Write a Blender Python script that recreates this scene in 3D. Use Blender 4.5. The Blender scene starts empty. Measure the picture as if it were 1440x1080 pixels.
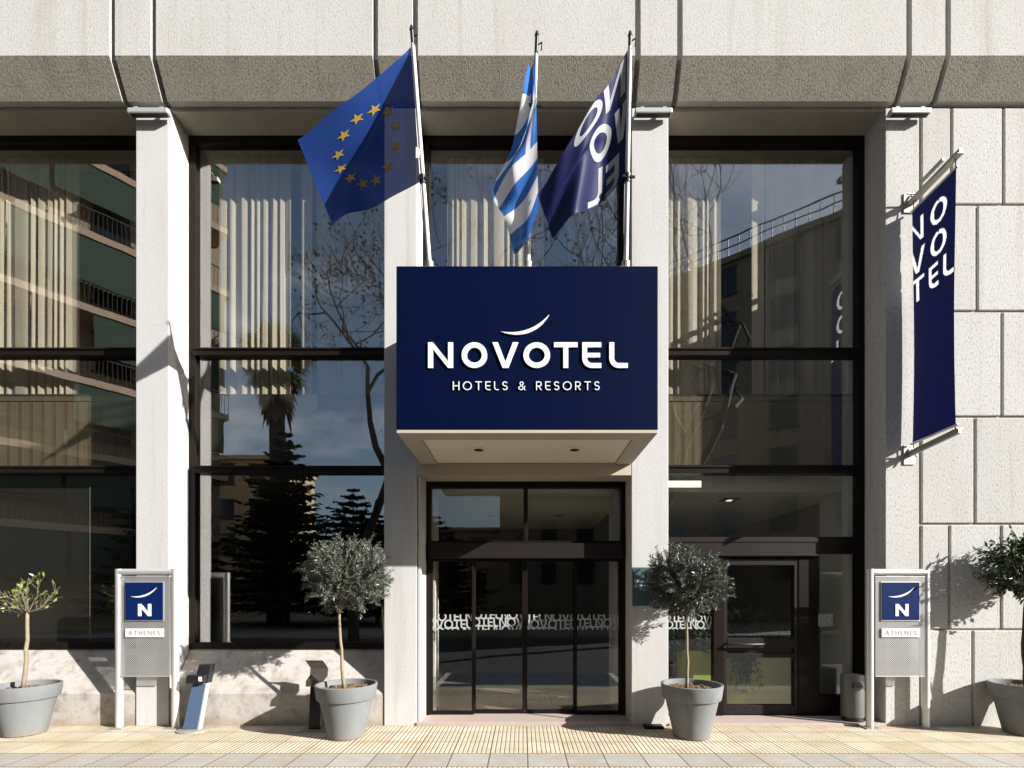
import bpy, bmesh, math, random
from mathutils import Vector, Matrix
R = math.radians
random.seed(7)
S = bpy.context.scene
COL = S.collection

# ------------------------------------------------------------------ measuring
FPX, CAMY, CAMZ = 680.0, -6.05, 1.65          # focal length in photo pixels, camera position
VX, VY = 735.0, 835.0                          # principal point of the shifted lens
def px(x, y, Y=0.0):
    d = Y - CAMY
    return Vector(((x - VX) * d / FPX, Y, CAMZ + (VY - y) * d / FPX))
def mirror_px(x, y, dist):                     # where a thing mirrored in the windows really stands
    return Vector(((x - VX) * dist / FPX, 0.84 - CAMY - dist, CAMZ + (VY - y) * dist / FPX))
SUN = Vector((-2.1, 1.0, -1.1)).normalized()

# ------------------------------------------------------------------ materials
def new_mat(name):
    m = bpy.data.materials.new(name); m.use_nodes = True
    nt = m.node_tree
    return m, nt, nt.nodes['Principled BSDF']
def node(nt, t, ins=None, **kw):
    n = nt.nodes.new(t)
    for k, v in kw.items(): setattr(n, k, v)
    for k, v in (ins or {}).items():
        if isinstance(v, bpy.types.NodeSocket): nt.links.new(v, n.inputs[k])
        else: n.inputs[k].default_value = v
    return n
def math_(nt, op, a, b=None):
    n = node(nt, 'ShaderNodeMath', operation=op)
    for i, v in enumerate((a, b)):
        if v is None: continue
        if isinstance(v, bpy.types.NodeSocket): nt.links.new(v, n.inputs[i])
        else: n.inputs[i].default_value = v
    return n.outputs[0]
def mixc(nt, f, a, b):
    n = node(nt, 'ShaderNodeMix', data_type='RGBA')
    for k, v in ((0, f), (6, a), (7, b)):
        if isinstance(v, bpy.types.NodeSocket): nt.links.new(v, n.inputs[k])
        else: n.inputs[k].default_value = (v if k == 0 else (*v, 1))
    return n.outputs[2]
def ramp(nt, f, *stops):
    n = node(nt, 'ShaderNodeValToRGB', {0: f})
    e = n.color_ramp.elements
    while len(e) < len(stops): e.new(0.5)
    for el, (p, c) in zip(e, stops):
        el.position = p; el.color = (*c, 1) if isinstance(c, tuple) else (c, c, c, 1)
    return n.outputs[0]
def coord(nt, scale=(1, 1, 1)):
    g = node(nt, 'ShaderNodeNewGeometry')
    m = node(nt, 'ShaderNodeMapping', {0: g.outputs['Position'], 3: scale})
    return m.outputs[0]
def ocoord(nt, scale=(1, 1, 1)):
    g = node(nt, 'ShaderNodeTexCoord')
    m = node(nt, 'ShaderNodeMapping', {0: g.outputs['Object'], 3: scale})
    return m.outputs[0]
def noise(nt, v, scale, detail=3, rough=0.55):
    return node(nt, 'ShaderNodeTexNoise', {'Vector': v, 'Scale': scale, 'Detail': detail, 'Roughness': rough}).outputs[0]
def bump(nt, b, h, strength, dist):
    n = node(nt, 'ShaderNodeBump', {'Height': h, 'Strength': strength, 'Distance': dist})
    nt.links.new(n.outputs[0], b.inputs['Normal'])
def simple(name, c, rough=0.5, metal=0.0, var=0.0, vs=30, spec=None, coat=0):
    m, nt, b = new_mat(name)
    b.inputs['Roughness'].default_value = rough; b.inputs['Metallic'].default_value = metal
    if spec is not None: b.inputs['Specular IOR Level'].default_value = spec
    if coat: b.inputs['Coat Weight'].default_value = coat
    if var:
        n = noise(nt, coord(nt), vs, 4)
        nt.links.new(mixc(nt, n, tuple(x * (1 - var) for x in c), tuple(min(1, x * (1 + var)) for x in c)), b.inputs['Base Color'])
        bump(nt, b, noise(nt, coord(nt), vs * 6, 3), 0.15, 0.004)
    else: b.inputs['Base Color'].default_value = (*c, 1)
    return m

def plaster(name, lo, hi, grain, amp, streak=0.5, speck=0.5, cover=0.40):
    m, nt, b = new_mat(name)
    p = coord(nt, (1, 1, streak))
    n1 = noise(nt, p, grain, 3, 0.6)
    fine = noise(nt, coord(nt), grain * 2.6, 3, 0.6)
    c = mixc(nt, fine, tuple(x * 0.92 for x in hi), tuple(min(1, x * 1.07) for x in hi))
    c = mixc(nt, math_(nt, 'MULTIPLY', ramp(nt, n1, (cover - 0.08, 1.0), (cover + 0.05, 0.0)), speck), c, lo)
    big = noise(nt, coord(nt, (1, 1, 0.45)), 0.9, 6, 0.62)
    c = mixc(nt, math_(nt, 'MULTIPLY', ramp(nt, big, (0.45, 0.0), (0.70, 1.0)), 0.30), c, (hi[0] * 0.74, hi[1] * 0.72, hi[2] * 0.68))
    st = noise(nt, coord(nt, (6, 6, 0.3)), 1.0, 5, 0.62)
    c = mixc(nt, math_(nt, 'MULTIPLY', ramp(nt, st, (0.53, 0.0), (0.77, 1.0)), 0.5), c, (lo[0] * 0.9, lo[1] * 0.86, lo[2] * 0.78))
    isl = node(nt, 'ShaderNodeNewGeometry').outputs['Random Per Island']
    c = mixc(nt, math_(nt, 'MULTIPLY', isl, 0.26), c, (hi[0] * 0.62, hi[1] * 0.60, hi[2] * 0.55))
    nt.links.new(c, b.inputs['Base Color'])
    b.inputs['Roughness'].default_value = 0.92; b.inputs['Specular IOR Level'].default_value = 0.15
    h = math_(nt, 'ADD', math_(nt, 'MULTIPLY', n1, 0.6), math_(nt, 'MULTIPLY', fine, 0.5))
    bump(nt, b, h, 0.75, amp)
    return m

M = {}
M['plaster'] = plaster('rough_plaster', (0.36, 0.34, 0.31), (0.53, 0.519, 0.508), 66, 0.006, 0.55, 0.5, 0.40)
M['plaster_block'] = plaster('rough_block_plaster', (0.27, 0.255, 0.225), (0.53, 0.518, 0.495), 58, 0.007, 0.45, 0.8, 0.42)
M['facade'] = plaster('granular_facade_plaster', (0.34, 0.32, 0.28), (0.53, 0.518, 0.495), 60, 0.007, 0.6, 0.65, 0.42)
M['slope'] = plaster('coarse_render_shade_darkened', (0.16, 0.147, 0.118), (0.35, 0.322, 0.265), 60, 0.014, 0.7, 0.8, 0.46)  # coarse render, also darkened to carry the shade of the sloped face
M['beam'] = plaster('soffit_plaster', (0.30, 0.27, 0.21), (0.40, 0.36, 0.29), 55, 0.004, 0.6, 0.5, 0.42)
M['joint'] = simple('joint_mortar', (0.38, 0.33, 0.26), 0.9, var=0.2, vs=14)

def marble():
    m, nt, b = new_mat('worn_marble')
    n = noise(nt, coord(nt), 3.2, 8, 0.68)
    c = ramp(nt, n, (0.34, (0.22, 0.185, 0.145)), (0.45, (0.37, 0.335, 0.295)), (0.56, (0.45, 0.42, 0.385)), (0.67, (0.28, 0.245, 0.205)))
    sep = node(nt, 'ShaderNodeSeparateXYZ', {0: coord(nt)})
    h = math_(nt, 'ADD', sep.outputs[2], math_(nt, 'MULTIPLY', noise(nt, coord(nt), 11, 5), 0.2))
    c = mixc(nt, ramp(nt, h, (0.08, 0.8), (0.24, 0.0)), c, (0.33, 0.26, 0.17))
    v = node(nt, 'ShaderNodeTexVoronoi', {'Vector': coord(nt), 'Scale': 26.0}).outputs[0]
    c = mixc(nt, ramp(nt, v, (0.05, 0.35), (0.16, 0.0)), c, (0.36, 0.30, 0.23))
    nt.links.new(c, b.inputs['Base Color'])
    b.inputs['Roughness'].default_value = 0.6
    bump(nt, b, noise(nt, coord(nt), 40, 5), 0.25, 0.004)
    return m
M['marble'] = marble()
M['threshold'] = simple('threshold_stone', (0.40, 0.32, 0.28), 0.7, var=0.18, vs=20)
M['bronze'] = simple('dark_bronze_aluminium', (0.011, 0.0075, 0.006), 0.42, 0.0, var=0.15, vs=8, spec=0.12)
M['bronze_warm'] = simple('brown_anodised_aluminium', (0.018, 0.0142, 0.0138), 0.45, 0.0, var=0.12, vs=5, spec=0.15)
M['navy'] = simple('navy_enamel', (0.0005, 0.0034, 0.0235), 0.5, 0, spec=0.06)
M['blue_panel'] = simple('blue_enamel', (0.003, 0.014, 0.080), 0.45, 0, spec=0.1)
M['white'] = simple('white_letter_acrylic', (0.82, 0.82, 0.80), 0.35)
M['plate_white'] = simple('white_plate', (0.72, 0.71, 0.68), 0.4, var=0.04, vs=10)
M['ink'] = simple('grey_print', (0.10, 0.11, 0.11), 0.6)
M['alu'] = simple('brushed_aluminium', (0.62, 0.61, 0.59), 0.42, 0.55, var=0.06, vs=30)
M['steel_mirror'] = simple('steel_with_painted_sky', (0.07, 0.11, 0.185), 0.2, 0.0, var=0.12, vs=4, coat=0.6)  # mirror steel; its sky reflection is put into the blue base colour
M['galv'] = simple('galvanised_steel', (0.36, 0.35, 0.31), 0.5, 0.4, var=0.2, vs=18)
M['black'] = simple('black_plastic', (0.012, 0.012, 0.013), 0.45)
M['black_steel'] = simple('black_painted_steel', (0.007, 0.007, 0.007), 0.35, var=0.2, vs=14, spec=0.3)
M['bronze_plate'] = simple('tarnished_bronze_plate', (0.12, 0.10, 0.075), 0.4, 0.6, var=0.25, vs=14)
M['pole'] = simple('white_painted_pole', (0.72, 0.71, 0.68), 0.4, var=0.05, vs=12)
M['soffit_box'] = simple('canopy_soffit_paint', (0.44, 0.37, 0.29), 0.7, var=0.07, vs=5)
M['soffit_panel'] = simple('canopy_soffit_panel', (0.80, 0.69, 0.56), 0.6, var=0.04, vs=4)
M['pot'] = simple('grey_clay_pot', (0.165, 0.173, 0.176), 0.75, var=0.16, vs=7)
def pot_mat():
    m, nt, b = new_mat('grey_clay_pot')
    n = noise(nt, ocoord(nt, (1, 1, 0.25)), 9, 5, 0.65); n2 = noise(nt, ocoord(nt), 3.5, 6, 0.65)
    c = mixc(nt, n, (0.135, 0.142, 0.145), (0.19, 0.197, 0.198))
    c = mixc(nt, math_(nt, 'MULTIPLY', ramp(nt, n2, (0.54, 0.0), (0.72, 1.0)), 0.45), c, (0.27, 0.27, 0.255))
    sep = node(nt, 'ShaderNodeSeparateXYZ', {0: coord(nt)})
    h = math_(nt, 'ADD', sep.outputs[2], math_(nt, 'MULTIPLY', n2, 0.2))
    c = mixc(nt, ramp(nt, h, (0.10, 0.55), (0.22, 0.0)), c, (0.20, 0.165, 0.12))
    nt.links.new(c, b.inputs['Base Color']); b.inputs['Roughness'].default_value = 0.78; b.inputs['Specular IOR Level'].default_value = 0.3
    bump(nt, b, noise(nt, ocoord(nt), 70, 4), 0.25, 0.003)
    return m
M['pot'] = pot_mat()
M['perf_back'] = None
M['soil'] = simple('potting_soil', (0.17, 0.105, 0.05), 0.95, var=0.6, vs=55)
M['plaque'] = simple('slate_green_plaque', (0.055, 0.095, 0.098), 0.45, var=0.06, vs=8)
M['blind'] = None
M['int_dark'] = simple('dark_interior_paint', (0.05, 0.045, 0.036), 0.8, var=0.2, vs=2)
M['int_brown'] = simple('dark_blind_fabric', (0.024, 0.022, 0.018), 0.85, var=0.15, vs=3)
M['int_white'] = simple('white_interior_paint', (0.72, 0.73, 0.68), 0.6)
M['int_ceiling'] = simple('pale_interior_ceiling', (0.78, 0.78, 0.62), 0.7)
M['int_floor'] = simple('interior_stone_floor', (0.34, 0.29, 0.21), 0.3, var=0.2, vs=5)
M['green'] = simple('olive_green_panel', (0.33, 0.38, 0.05), 0.5)
M['decal'] = simple('frosted_vinyl', (0.34, 0.355, 0.34), 0.6)
M['gold_star'] = None

def fabric_stripe(name, c, per, amt):
    m, nt, b = new_mat(name)
    sep = node(nt, 'ShaderNodeSeparateXYZ', {0: coord(nt)})
    s = math_(nt, 'SINE', math_(nt, 'MULTIPLY', sep.outputs[0], 2 * math.pi / per))
    n = noise(nt, coord(nt, (30, 30, 1.5)), 1.0, 3)
    f = math_(nt, 'ADD', math_(nt, 'MULTIPLY', s, 0.25), n)
    nt.links.new(mixc(nt, f, tuple(x * (1 - amt) for x in c), tuple(x * (1 + amt) for x in c)), b.inputs['Base Color'])
    b.inputs['Roughness'].default_value = 0.9
    return m
M['blind'] = fabric_stripe('ochre_blind_fabric', (0.19, 0.152, 0.092), 0.05, 0.14)

def cloth(name, c, trans, see=0.0, var=0.06):
    m, nt, b = new_mat(name)
    nt.nodes.remove(b)
    n = noise(nt, ocoord(nt), 8, 3)
    col = mixc(nt, n, tuple(x * (1 - var) for x in c), tuple(min(1, x * (1 + var)) for x in c))
    d = node(nt, 'ShaderNodeBsdfDiffuse', {'Color': col})
    t = node(nt, 'ShaderNodeBsdfTranslucent', {'Color': col})
    g = node(nt, 'ShaderNodeBsdfGlossy', {'Color': (1, 1, 1, 1), 'Roughness': 0.45})
    a = node(nt, 'ShaderNodeMixShader', {0: trans, 1: d.outputs[0], 2: t.outputs[0]})
    a = node(nt, 'ShaderNodeMixShader', {0: 0.012, 1: a.outputs[0], 2: g.outputs[0]})
    if see:
        tr = node(nt, 'ShaderNodeBsdfTransparent')
        a = node(nt, 'ShaderNodeMixShader', {0: see, 1: a.outputs[0], 2: tr.outputs[0]})
    nt.links.new(a.outputs[0], nt.nodes['Material Output'].inputs[0])
    return m
M['eu_blue'] = cloth('blue_flag_cloth', (0.021, 0.068, 0.29), 0.12, 0.045)
M['gold_star'] = cloth('gold_flag_cloth', (0.72, 0.50, 0.085), 0.3)
M['gr_blue'] = cloth('sky_blue_flag_cloth', (0.045, 0.19, 0.60), 0.35, 0.03)
M['gr_white'] = cloth('white_flag_cloth', (0.86, 0.86, 0.86), 0.4, 0.02)
M['navy_cloth'] = cloth('navy_flag_cloth', (0.008, 0.011, 0.066), 0.2, 0.04)
M['print_white'] = cloth('white_flag_print', (0.56, 0.56, 0.58), 0.4)
M['banner_navy'] = cloth('navy_banner_cloth', (0.008, 0.010, 0.056), 0.15, 0.0)
M['banner_white'] = cloth('white_banner_print', (0.60, 0.61, 0.62), 0.5)
M['curtain'] = cloth('cream_curtain_cloth', (0.80, 0.73, 0.59), 0.38)

def glass(name, refl, tint):
    m, nt, b = new_mat(name); nt.nodes.remove(b)
    gm = node(nt, 'ShaderNodeNewGeometry')
    cs = node(nt, 'ShaderNodeVectorMath', {0: gm.outputs['Incoming'], 1: gm.outputs['Normal']}, operation='DOT_PRODUCT').outputs['Value']
    om = math_(nt, 'SUBTRACT', 1.0, math_(nt, 'ABSOLUTE', cs))
    f = math_(nt, 'ADD', refl, math_(nt, 'MULTIPLY', math_(nt, 'POWER', om, 5.0), 1.0 - refl))
    n = noise(nt, coord(nt), 0.9, 2)
    bm_ = node(nt, 'ShaderNodeBump', {'Height': n, 'Strength': 0.07, 'Distance': 0.02})
    g = node(nt, 'ShaderNodeBsdfGlossy', {'Color': (1, 1, 1, 1), 'Roughness': 0.0, 'Normal': bm_.outputs[0]})
    t = node(nt, 'ShaderNodeBsdfTransparent', {'Color': (*tint, 1)})
    x = node(nt, 'ShaderNodeMixShader', {0: f, 1: t.outputs[0], 2: g.outputs[0]})
    nt.links.new(x.outputs[0], nt.nodes['Material Output'].inputs[0])
    return m
M['glass'] = glass('window_glass', 0.18, (0.93, 0.925, 0.90))
M['door_glass'] = glass('door_glass', 0.075, (0.92, 0.92, 0.90))

def perforated(name, col):
    m, nt, b = new_mat(name)
    b.inputs['Base Color'].default_value = (*col, 1); b.inputs['Roughness'].default_value = 0.45; b.inputs['Metallic'].default_value = 0.3
    sep = node(nt, 'ShaderNodeSeparateXYZ', {0: ocoord(nt)})
    P = 0.0185
    u = math_(nt, 'MULTIPLY', math_(nt, 'ADD', sep.outputs[0], sep.outputs[2]), 0.7071 / P * 1.0)
    v = math_(nt, 'MULTIPLY', math_(nt, 'SUBTRACT', sep.outputs[0], sep.outputs[2]), 0.7071 / P * 1.0)
    du = math_(nt, 'SUBTRACT', math_(nt, 'FRACT', u), 0.5); dv = math_(nt, 'SUBTRACT', math_(nt, 'FRACT', v), 0.5)
    r2 = math_(nt, 'ADD', math_(nt, 'MULTIPLY', du, du), math_(nt, 'MULTIPLY', dv, dv))
    solid = math_(nt, 'GREATER_THAN', r2, 0.37 ** 2)
    nt.links.new(solid, b.inputs['Alpha'])
    return m
M['perf'] = perforated('perforated_steel', (0.47, 0.465, 0.455))
M['perf_back'] = perforated('shade_dark_perforated_backing', (0.02, 0.02, 0.02))  # backing coloured near black to stand for the shade behind the holes

def emit(name, c, s):
    m, nt, b = new_mat(name)
    b.inputs['Emission Color'].default_value = (*c, 1); b.inputs['Emission Strength'].default_value = s
    return m
M['lamp'] = emit('lit_lamp_diffuser', (1.0, 0.97, 0.86), 0.75)

def leaf_mat(name, c1, c2, back=None, rough=0.45, trans=0.25):
    m, nt, b = new_mat(name)
    oi = node(nt, 'ShaderNodeNewGeometry')
    rnd = oi.outputs['Random Per Island']
    col = mixc(nt, rnd, c1, c2)
    if back:
        col = mixc(nt, math_(nt, 'MULTIPLY', oi.outputs['Backfacing'], 0.8), col, back)
    nt.links.new(col, b.inputs['Base Color'])
    b.inputs['Roughness'].default_value = rough
    t = node(nt, 'ShaderNodeBsdfTranslucent', {'Color': col})
    x = node(nt, 'ShaderNodeMixShader', {0: trans, 1: b.outputs[0], 2: t.outputs[0]})
    nt.links.new(x.outputs[0], nt.nodes['Material Output'].inputs[0])
    return m
M['olive_leaf'] = leaf_mat('olive_leaf', (0.020, 0.027, 0.016), (0.085, 0.098, 0.066), (0.15, 0.165, 0.14), 0.36, 0.10)
M['lemon_leaf'] = leaf_mat('lemon_leaf', (0.10, 0.15, 0.03), (0.30, 0.34, 0.10), None, 0.35, 0.35)
M['laurel_leaf'] = leaf_mat('laurel_leaf', (0.02, 0.045, 0.012), (0.06, 0.10, 0.03), None, 0.3, 0.2)
M['dark_leaf'] = leaf_mat('conifer_needles', (0.012, 0.022, 0.012), (0.035, 0.05, 0.028), None, 0.6, 0.1)
M['palm_leaf'] = leaf_mat('palm_leaf', (0.04, 0.06, 0.02), (0.09, 0.11, 0.045), None, 0.5, 0.2)
M['dry_leaf'] = leaf_mat('dry_palm_leaf', (0.10, 0.06, 0.028), (0.18, 0.115, 0.06), None, 0.8, 0.1)
M['autumn_leaf'] = leaf_mat('last_autumn_leaf', (0.07, 0.05, 0.025), (0.13, 0.10, 0.05), None, 0.7, 0.2)
M['bark_pale'] = simple('pale_bark', (0.23, 0.19, 0.125), 0.85, var=0.35, vs=30)
M['bark_dark'] = simple('dark_bark', (0.04, 0.031, 0.024), 0.9, var=0.3, vs=8)
M['twig'] = simple('olive_twig', (0.16, 0.13, 0.09), 0.8)

# ------------------------------------------------------------------ mesh helpers
def tag(o, label=None, cat=None, group=None, kind=None):
    for k, v in (('label', label), ('category', cat), ('group', group), ('kind', kind)):
        if v: o[k] = v
    return o
def thing(name, label, cat, loc=(0, 0, 0), group=None):
    o = bpy.data.objects.new(name, None); o.empty_display_size = 0.2; o.location = loc; COL.objects.link(o)
    return tag(o, label, cat, group)
class MB:
    def __init__(s): s.v = []; s.f = []; s.m = []
    def face(s, pts, mi=0):
        n = len(s.v); s.v += [Vector(p) for p in pts]; s.f.append(tuple(range(n, n + len(pts)))); s.m.append(mi)
    def grid(s, P, mi=0, close=False, flip=False):
        n = len(s.v); a = len(P); b = len(P[0])
        for row in P: s.v += [Vector(p) for p in row]
        for i in range(a - 1):
            for j in range(b if close else b - 1):
                k = (j + 1) % b
                q = (n + i * b + j, n + i * b + k, n + (i + 1) * b + k, n + (i + 1) * b + j)
                s.f.append(q[::-1] if flip else q); s.m.append(mi(i, j) if callable(mi) else mi)
    def box(s, x0, x1, y0, y1, z0, z1, mi=0):
        x0, x1 = min(x0, x1), max(x0, x1); y0, y1 = min(y0, y1), max(y0, y1); z0, z1 = min(z0, z1), max(z0, z1)
        n = len(s.v)
        s.v += [Vector((x, y, z)) for z in (z0, z1) for y in (y0, y1) for x in (x0, x1)]
        for q in ((0, 2, 3, 1), (4, 5, 7, 6), (0, 1, 5, 4), (2, 6, 7, 3), (0, 4, 6, 2), (1, 3, 7, 5)):
            s.f.append(tuple(n + i for i in q)); s.m.append(mi)
    def bar(s, a, b, w, h, mi=0, up=(0, 0, 1)):
        a, b = Vector(a), Vector(b); d = (b - a).normalized(); x = d.cross(Vector(up)).normalized(); y = x.cross(d)
        n = len(s.v)
        for p in (a, b):
            for sx, sy in ((-1, -1), (1, -1), (1, 1), (-1, 1)): s.v.append(p + x * (sx * w / 2) + y * (sy * h / 2))
        for q in ((3, 2, 1, 0), (4, 5, 6, 7), (0, 1, 5, 4), (1, 2, 6, 5), (2, 3, 7, 6), (3, 0, 4, 7)):
            s.f.append(tuple(n + i for i in q)); s.m.append(mi)
    def tube(s, pts, radii, n=8, mi=0, cap=True):
        pts = [Vector(p) for p in pts]
        if not hasattr(radii, '__len__'): radii = [radii] * len(pts)
        base = len(s.v); ref = None
        for i, p in enumerate(pts):
            d = (pts[min(i + 1, len(pts) - 1)] - pts[max(i - 1, 0)]).normalized()
            if ref is None: ref = d.orthogonal().normalized()
            x = (ref - d * ref.dot(d)); x = x.normalized() if x.length > 1e-6 else d.orthogonal().normalized()
            ref = x; y = d.cross(x)
            for k in range(n):
                a = 2 * math.pi * k / n; s.v.append(p + (x * math.cos(a) + y * math.sin(a)) * radii[i])
        for i in range(len(pts) - 1):
            for k in range(n):
                l = (k + 1) % n
                s.f.append((base + i * n + k, base + i * n + l, base + (i + 1) * n + l, base + (i + 1) * n + k)); s.m.append(mi)
        if cap:
            s.f.append(tuple(base + k for k in range(n))[::-1]); s.m.append(mi)
            e = base + (len(pts) - 1) * n
            s.f.append(tuple(e + k for k in range(n))); s.m.append(mi)
    def lathe(s, prof, n=40, c=(0, 0), mi=0):
        P = [[(c[0] + r * math.cos(2 * math.pi * k / n), c[1] + r * math.sin(2 * math.pi * k / n), z) for k in range(n)] for r, z in prof]
        s.grid(P, mi, close=True)
    def build(s, name, mats, parent=None, smooth=False, bevel=0, loc=None, auto=None, recalc=True):
        me = bpy.data.meshes.new(name)
        off = Vector(loc) if loc is not None else Vector((0, 0, 0))
        me.from_pydata([tuple(p - off) for p in s.v], [], s.f)
        mats = mats if isinstance(mats, (list, tuple)) else [mats]
        for m in mats: me.materials.append(m)
        for p, i in zip(me.polygons, s.m): p.material_index = i
        if bevel or recalc:
            bm = bmesh.new(); bm.from_mesh(me)
            if recalc: bmesh.ops.recalc_face_normals(bm, faces=bm.faces)
            if bevel:
                bmesh.ops.bevel(bm, geom=[e for e in bm.edges if len(e.link_faces) == 2 and e.calc_face_angle(0) > 0.6], offset=bevel, segments=2, affect='EDGES', profile=0.5)
            bm.to_mesh(me); bm.free()
        if smooth:
            for p in me.polygons: p.use_smooth = True
            if auto: me.set_sharp_from_angle(angle=R(auto))
        o = bpy.data.objects.new(name, me); COL.objects.link(o)
        if parent is not None:
            o.parent = parent
            pl = Vector((0, 0, 0)); q = parent
            while q is not None: pl += q.location; q = q.parent
            o.location = off - pl
        else: o.location = off
        return o
def dup(o, parent=None, delta=None):
    c = o.copy(); COL.objects.link(c)
    if parent is not None: c.parent = parent
    if delta is not None: c.location = o.location + Vector(delta)
    for ch in list(o.children): dup(ch, c)
    return c

# ------------------------------------------------------------------ lettering (stroke built)
def ribbon(pts, t):
    q = []
    P = [Vector(p) for p in pts]; L = []; Rr = []
    for i, p in enumerate(P):
        a = (P[i] - P[i - 1]).normalized() if i else (P[1] - P[0]).normalized()
        b = (P[i + 1] - P[i]).normalized() if i < len(P) - 1 else a
        n = (Vector((-a.y, a.x)) + Vector((-b.y, b.x))).normalized()
        k = 1 / max(0.35, n.dot(Vector((-a.y, a.x))))
        L.append(p + n * t / 2 * k); Rr.append(p - n * t / 2 * k)
    for i in range(len(P) - 1): q.append([L[i], Rr[i], Rr[i + 1], L[i + 1]])
    return q
def arc(cx, cy, rx, ry, a0, a1, n=12):
    return [(cx + rx * math.cos(R(a0 + (a1 - a0) * i / n)), cy + ry * math.sin(R(a0 + (a1 - a0) * i / n))) for i in range(n + 1)]
def letter(ch, w, t):
    """quads of a letter in a box w wide and 1 high, stroke t"""
    h = t / 2; V = Vector
    if ch == 'N':
        k = t * 1.35
        return [[(0, 0), (t, 0), (t, 1), (0, 1)], [(w - t, 0), (w, 0), (w, 1), (w - t, 1)], [(t, 1), (t, 1 - k), (w - t, 0), (w - t, k)]]
    if ch == 'O':
        P = arc(w / 2, 0.5, w / 2 - h, 0.5 - h, 90, 450, 40); return ribbon(P, t)
    if ch in 'VA':
        tx = t * 1.12; f = t * 0.56; y = t * 1.25
        q = [[(0, 1), (w / 2 - f, 0), (w / 2, 0), (w / 2, y), (tx, 1)], [(w, 1), (w - tx, 1), (w / 2, y), (w / 2, 0), (w / 2 + f, 0)]]
        if ch == 'A':
            q = [[(x, 1 - yy) for x, yy in p] for p in q]
            g = (w / 2 - tx) * 0.30 / (1 - y) + tx
            q.append([(g * 0.98, 0.26), (w - g * 0.98, 0.26), (w - g * 1.10, 0.26 + t * 0.8), (g * 1.10, 0.26 + t * 0.8)])
        return q
    if ch == 'T':
        return [[(0, 1 - t), (w, 1 - t), (w, 1), (0, 1)], [(w / 2 - h, 0), (w / 2 + h, 0), (w / 2 + h, 1 - t), (w / 2 - h, 1 - t)]]
    r = min(0.28, w * 0.5)
    if ch == 'L': return ribbon([(h, 1)] + arc(h + r, h + r, r, r, 180, 270, 8) + [(w, h)], t)
    if ch == 'E':
        return ribbon([(h, 1)] + arc(h + r, h + r, r, r, 180, 270, 8) + [(w, h)], t) + [[(t, 1 - t), (w, 1 - t), (w, 1), (t, 1)], [(t, 0.5 - h * .9), (w * 0.94, 0.5 - h * .9), (w * 0.94, 0.5 + h * .9), (t, 0.5 + h * .9)]]
    if ch == 'H':
        return [[(0, 0), (t, 0), (t, 1), (0, 1)], [(w - t, 0), (w, 0), (w, 1), (w - t, 1)], [(t, 0.5 - h), (w - t, 0.5 - h), (w - t, 0.5 + h), (t, 0.5 + h)]]
    if ch == 'S':
        ry = (1 - t) / 4; rx = w / 2 - h
        return ribbon(arc(w / 2, 1 - h - ry, rx, ry, 25, 270, 16) + arc(w / 2, h + ry, rx, ry, 90, -155, 16)[1:], t)
    if ch == 'R':
        ry = 0.27 - h / 2
        return [[(0, 0), (t, 0), (t, 1), (0, 1)]] + ribbon([(t, 1 - h), (w * 0.5, 1 - h)] + arc(w * 0.5, 1 - h - ry, w * 0.5 - h, ry, 90, -90, 12)[1:] + [(t, 1 - h - 2 * ry)], t) + [[(w * 0.42, 1 - t - 2 * ry + 0.0), (w * 0.42 + t * 1.15, 1 - t - 2 * ry + 0.0), (w, 0), (w - t * 1.2, 0)]]
    if ch == '&':
        return ribbon([(w, 0.0), (w * 0.30, 0.66)] + arc(w * 0.47, 0.78, w * 0.24, 0.17, 200, -20, 10) + [(w * 0.62, 0.62), (w * 0.22, 0.42)] + arc(w * 0.40, 0.25, w * 0.36, 0.20, 150, 290, 8) + [(w * 0.98, 0.45)], t * 0.9)
    if ch == 'o': return ribbon(arc(w / 2, 0.34, w / 2 - h, 0.34 - h, 90, 450, 24), t)
    if ch == 'v': return [[(x, y * 0.68) for x, y in p] for p in letter('V', w, t)]
    if ch == 'l': return [[(0, 0), (t, 0), (t, 1.04), (0, 1.04)]]
    if ch == 't': return [[(w / 2 - h, 0), (w / 2 + h, 0), (w / 2 + h, 0.9), (w / 2 - h, 0.9)], [(0, 0.58), (w / 2 - h, 0.58), (w / 2 - h, 0.68), (0, 0.68)], [(w / 2 + h, 0.58), (w, 0.58), (w, 0.68), (w / 2 + h, 0.68)]]
    if ch == 'n': return [[(0, 0), (t, 0), (t, 0.68), (0, 0.68)]] + ribbon(arc(t + (w - t) / 2 - h / 2, 0.40, (w - t) / 2 - h / 2, 0.24, 180, 0, 10)[0:] + [(w - h, 0)], t)
    if ch == 'h': return [[(0, 0), (t, 0), (t, 1.04), (0, 1.04)]] + ribbon(arc(t + (w - t) / 2 - h / 2, 0.40, (w - t) / 2 - h / 2, 0.24, 180, 0, 10) + [(w - h, 0)], t)
    if ch in 'eè':
        q = ribbon(arc(w / 2, 0.34, w / 2 - h, 0.34 - h, 0, 310, 20), t) + [[(t, 0.30), (w - h, 0.30), (w - h, 0.38), (t, 0.38)]]
        if ch == 'è': q.append([(w * 0.30, 1.0), (w * 0.55, 0.80), (w * 0.68, 0.80), (w * 0.48, 1.0)])
        return q
    if ch == 's':
        return [[(x, y * 0.68) for x, y in p] for p in letter('S', w, t * 1.2)]
    return []
WID = {'N': .78, 'O': .98, 'V': .88, 'T': .72, 'E': .58, 'L': .52, 'H': .72, 'S': .58, 'R': .62, '&': .75, 'A': .86, ' ': .42,
       'o': .66, 'v': .56, 'l': .12, 't': .42, 'n': .56, 'h': .56, 'e': .62, 'è': .62, 's': .48}
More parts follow.
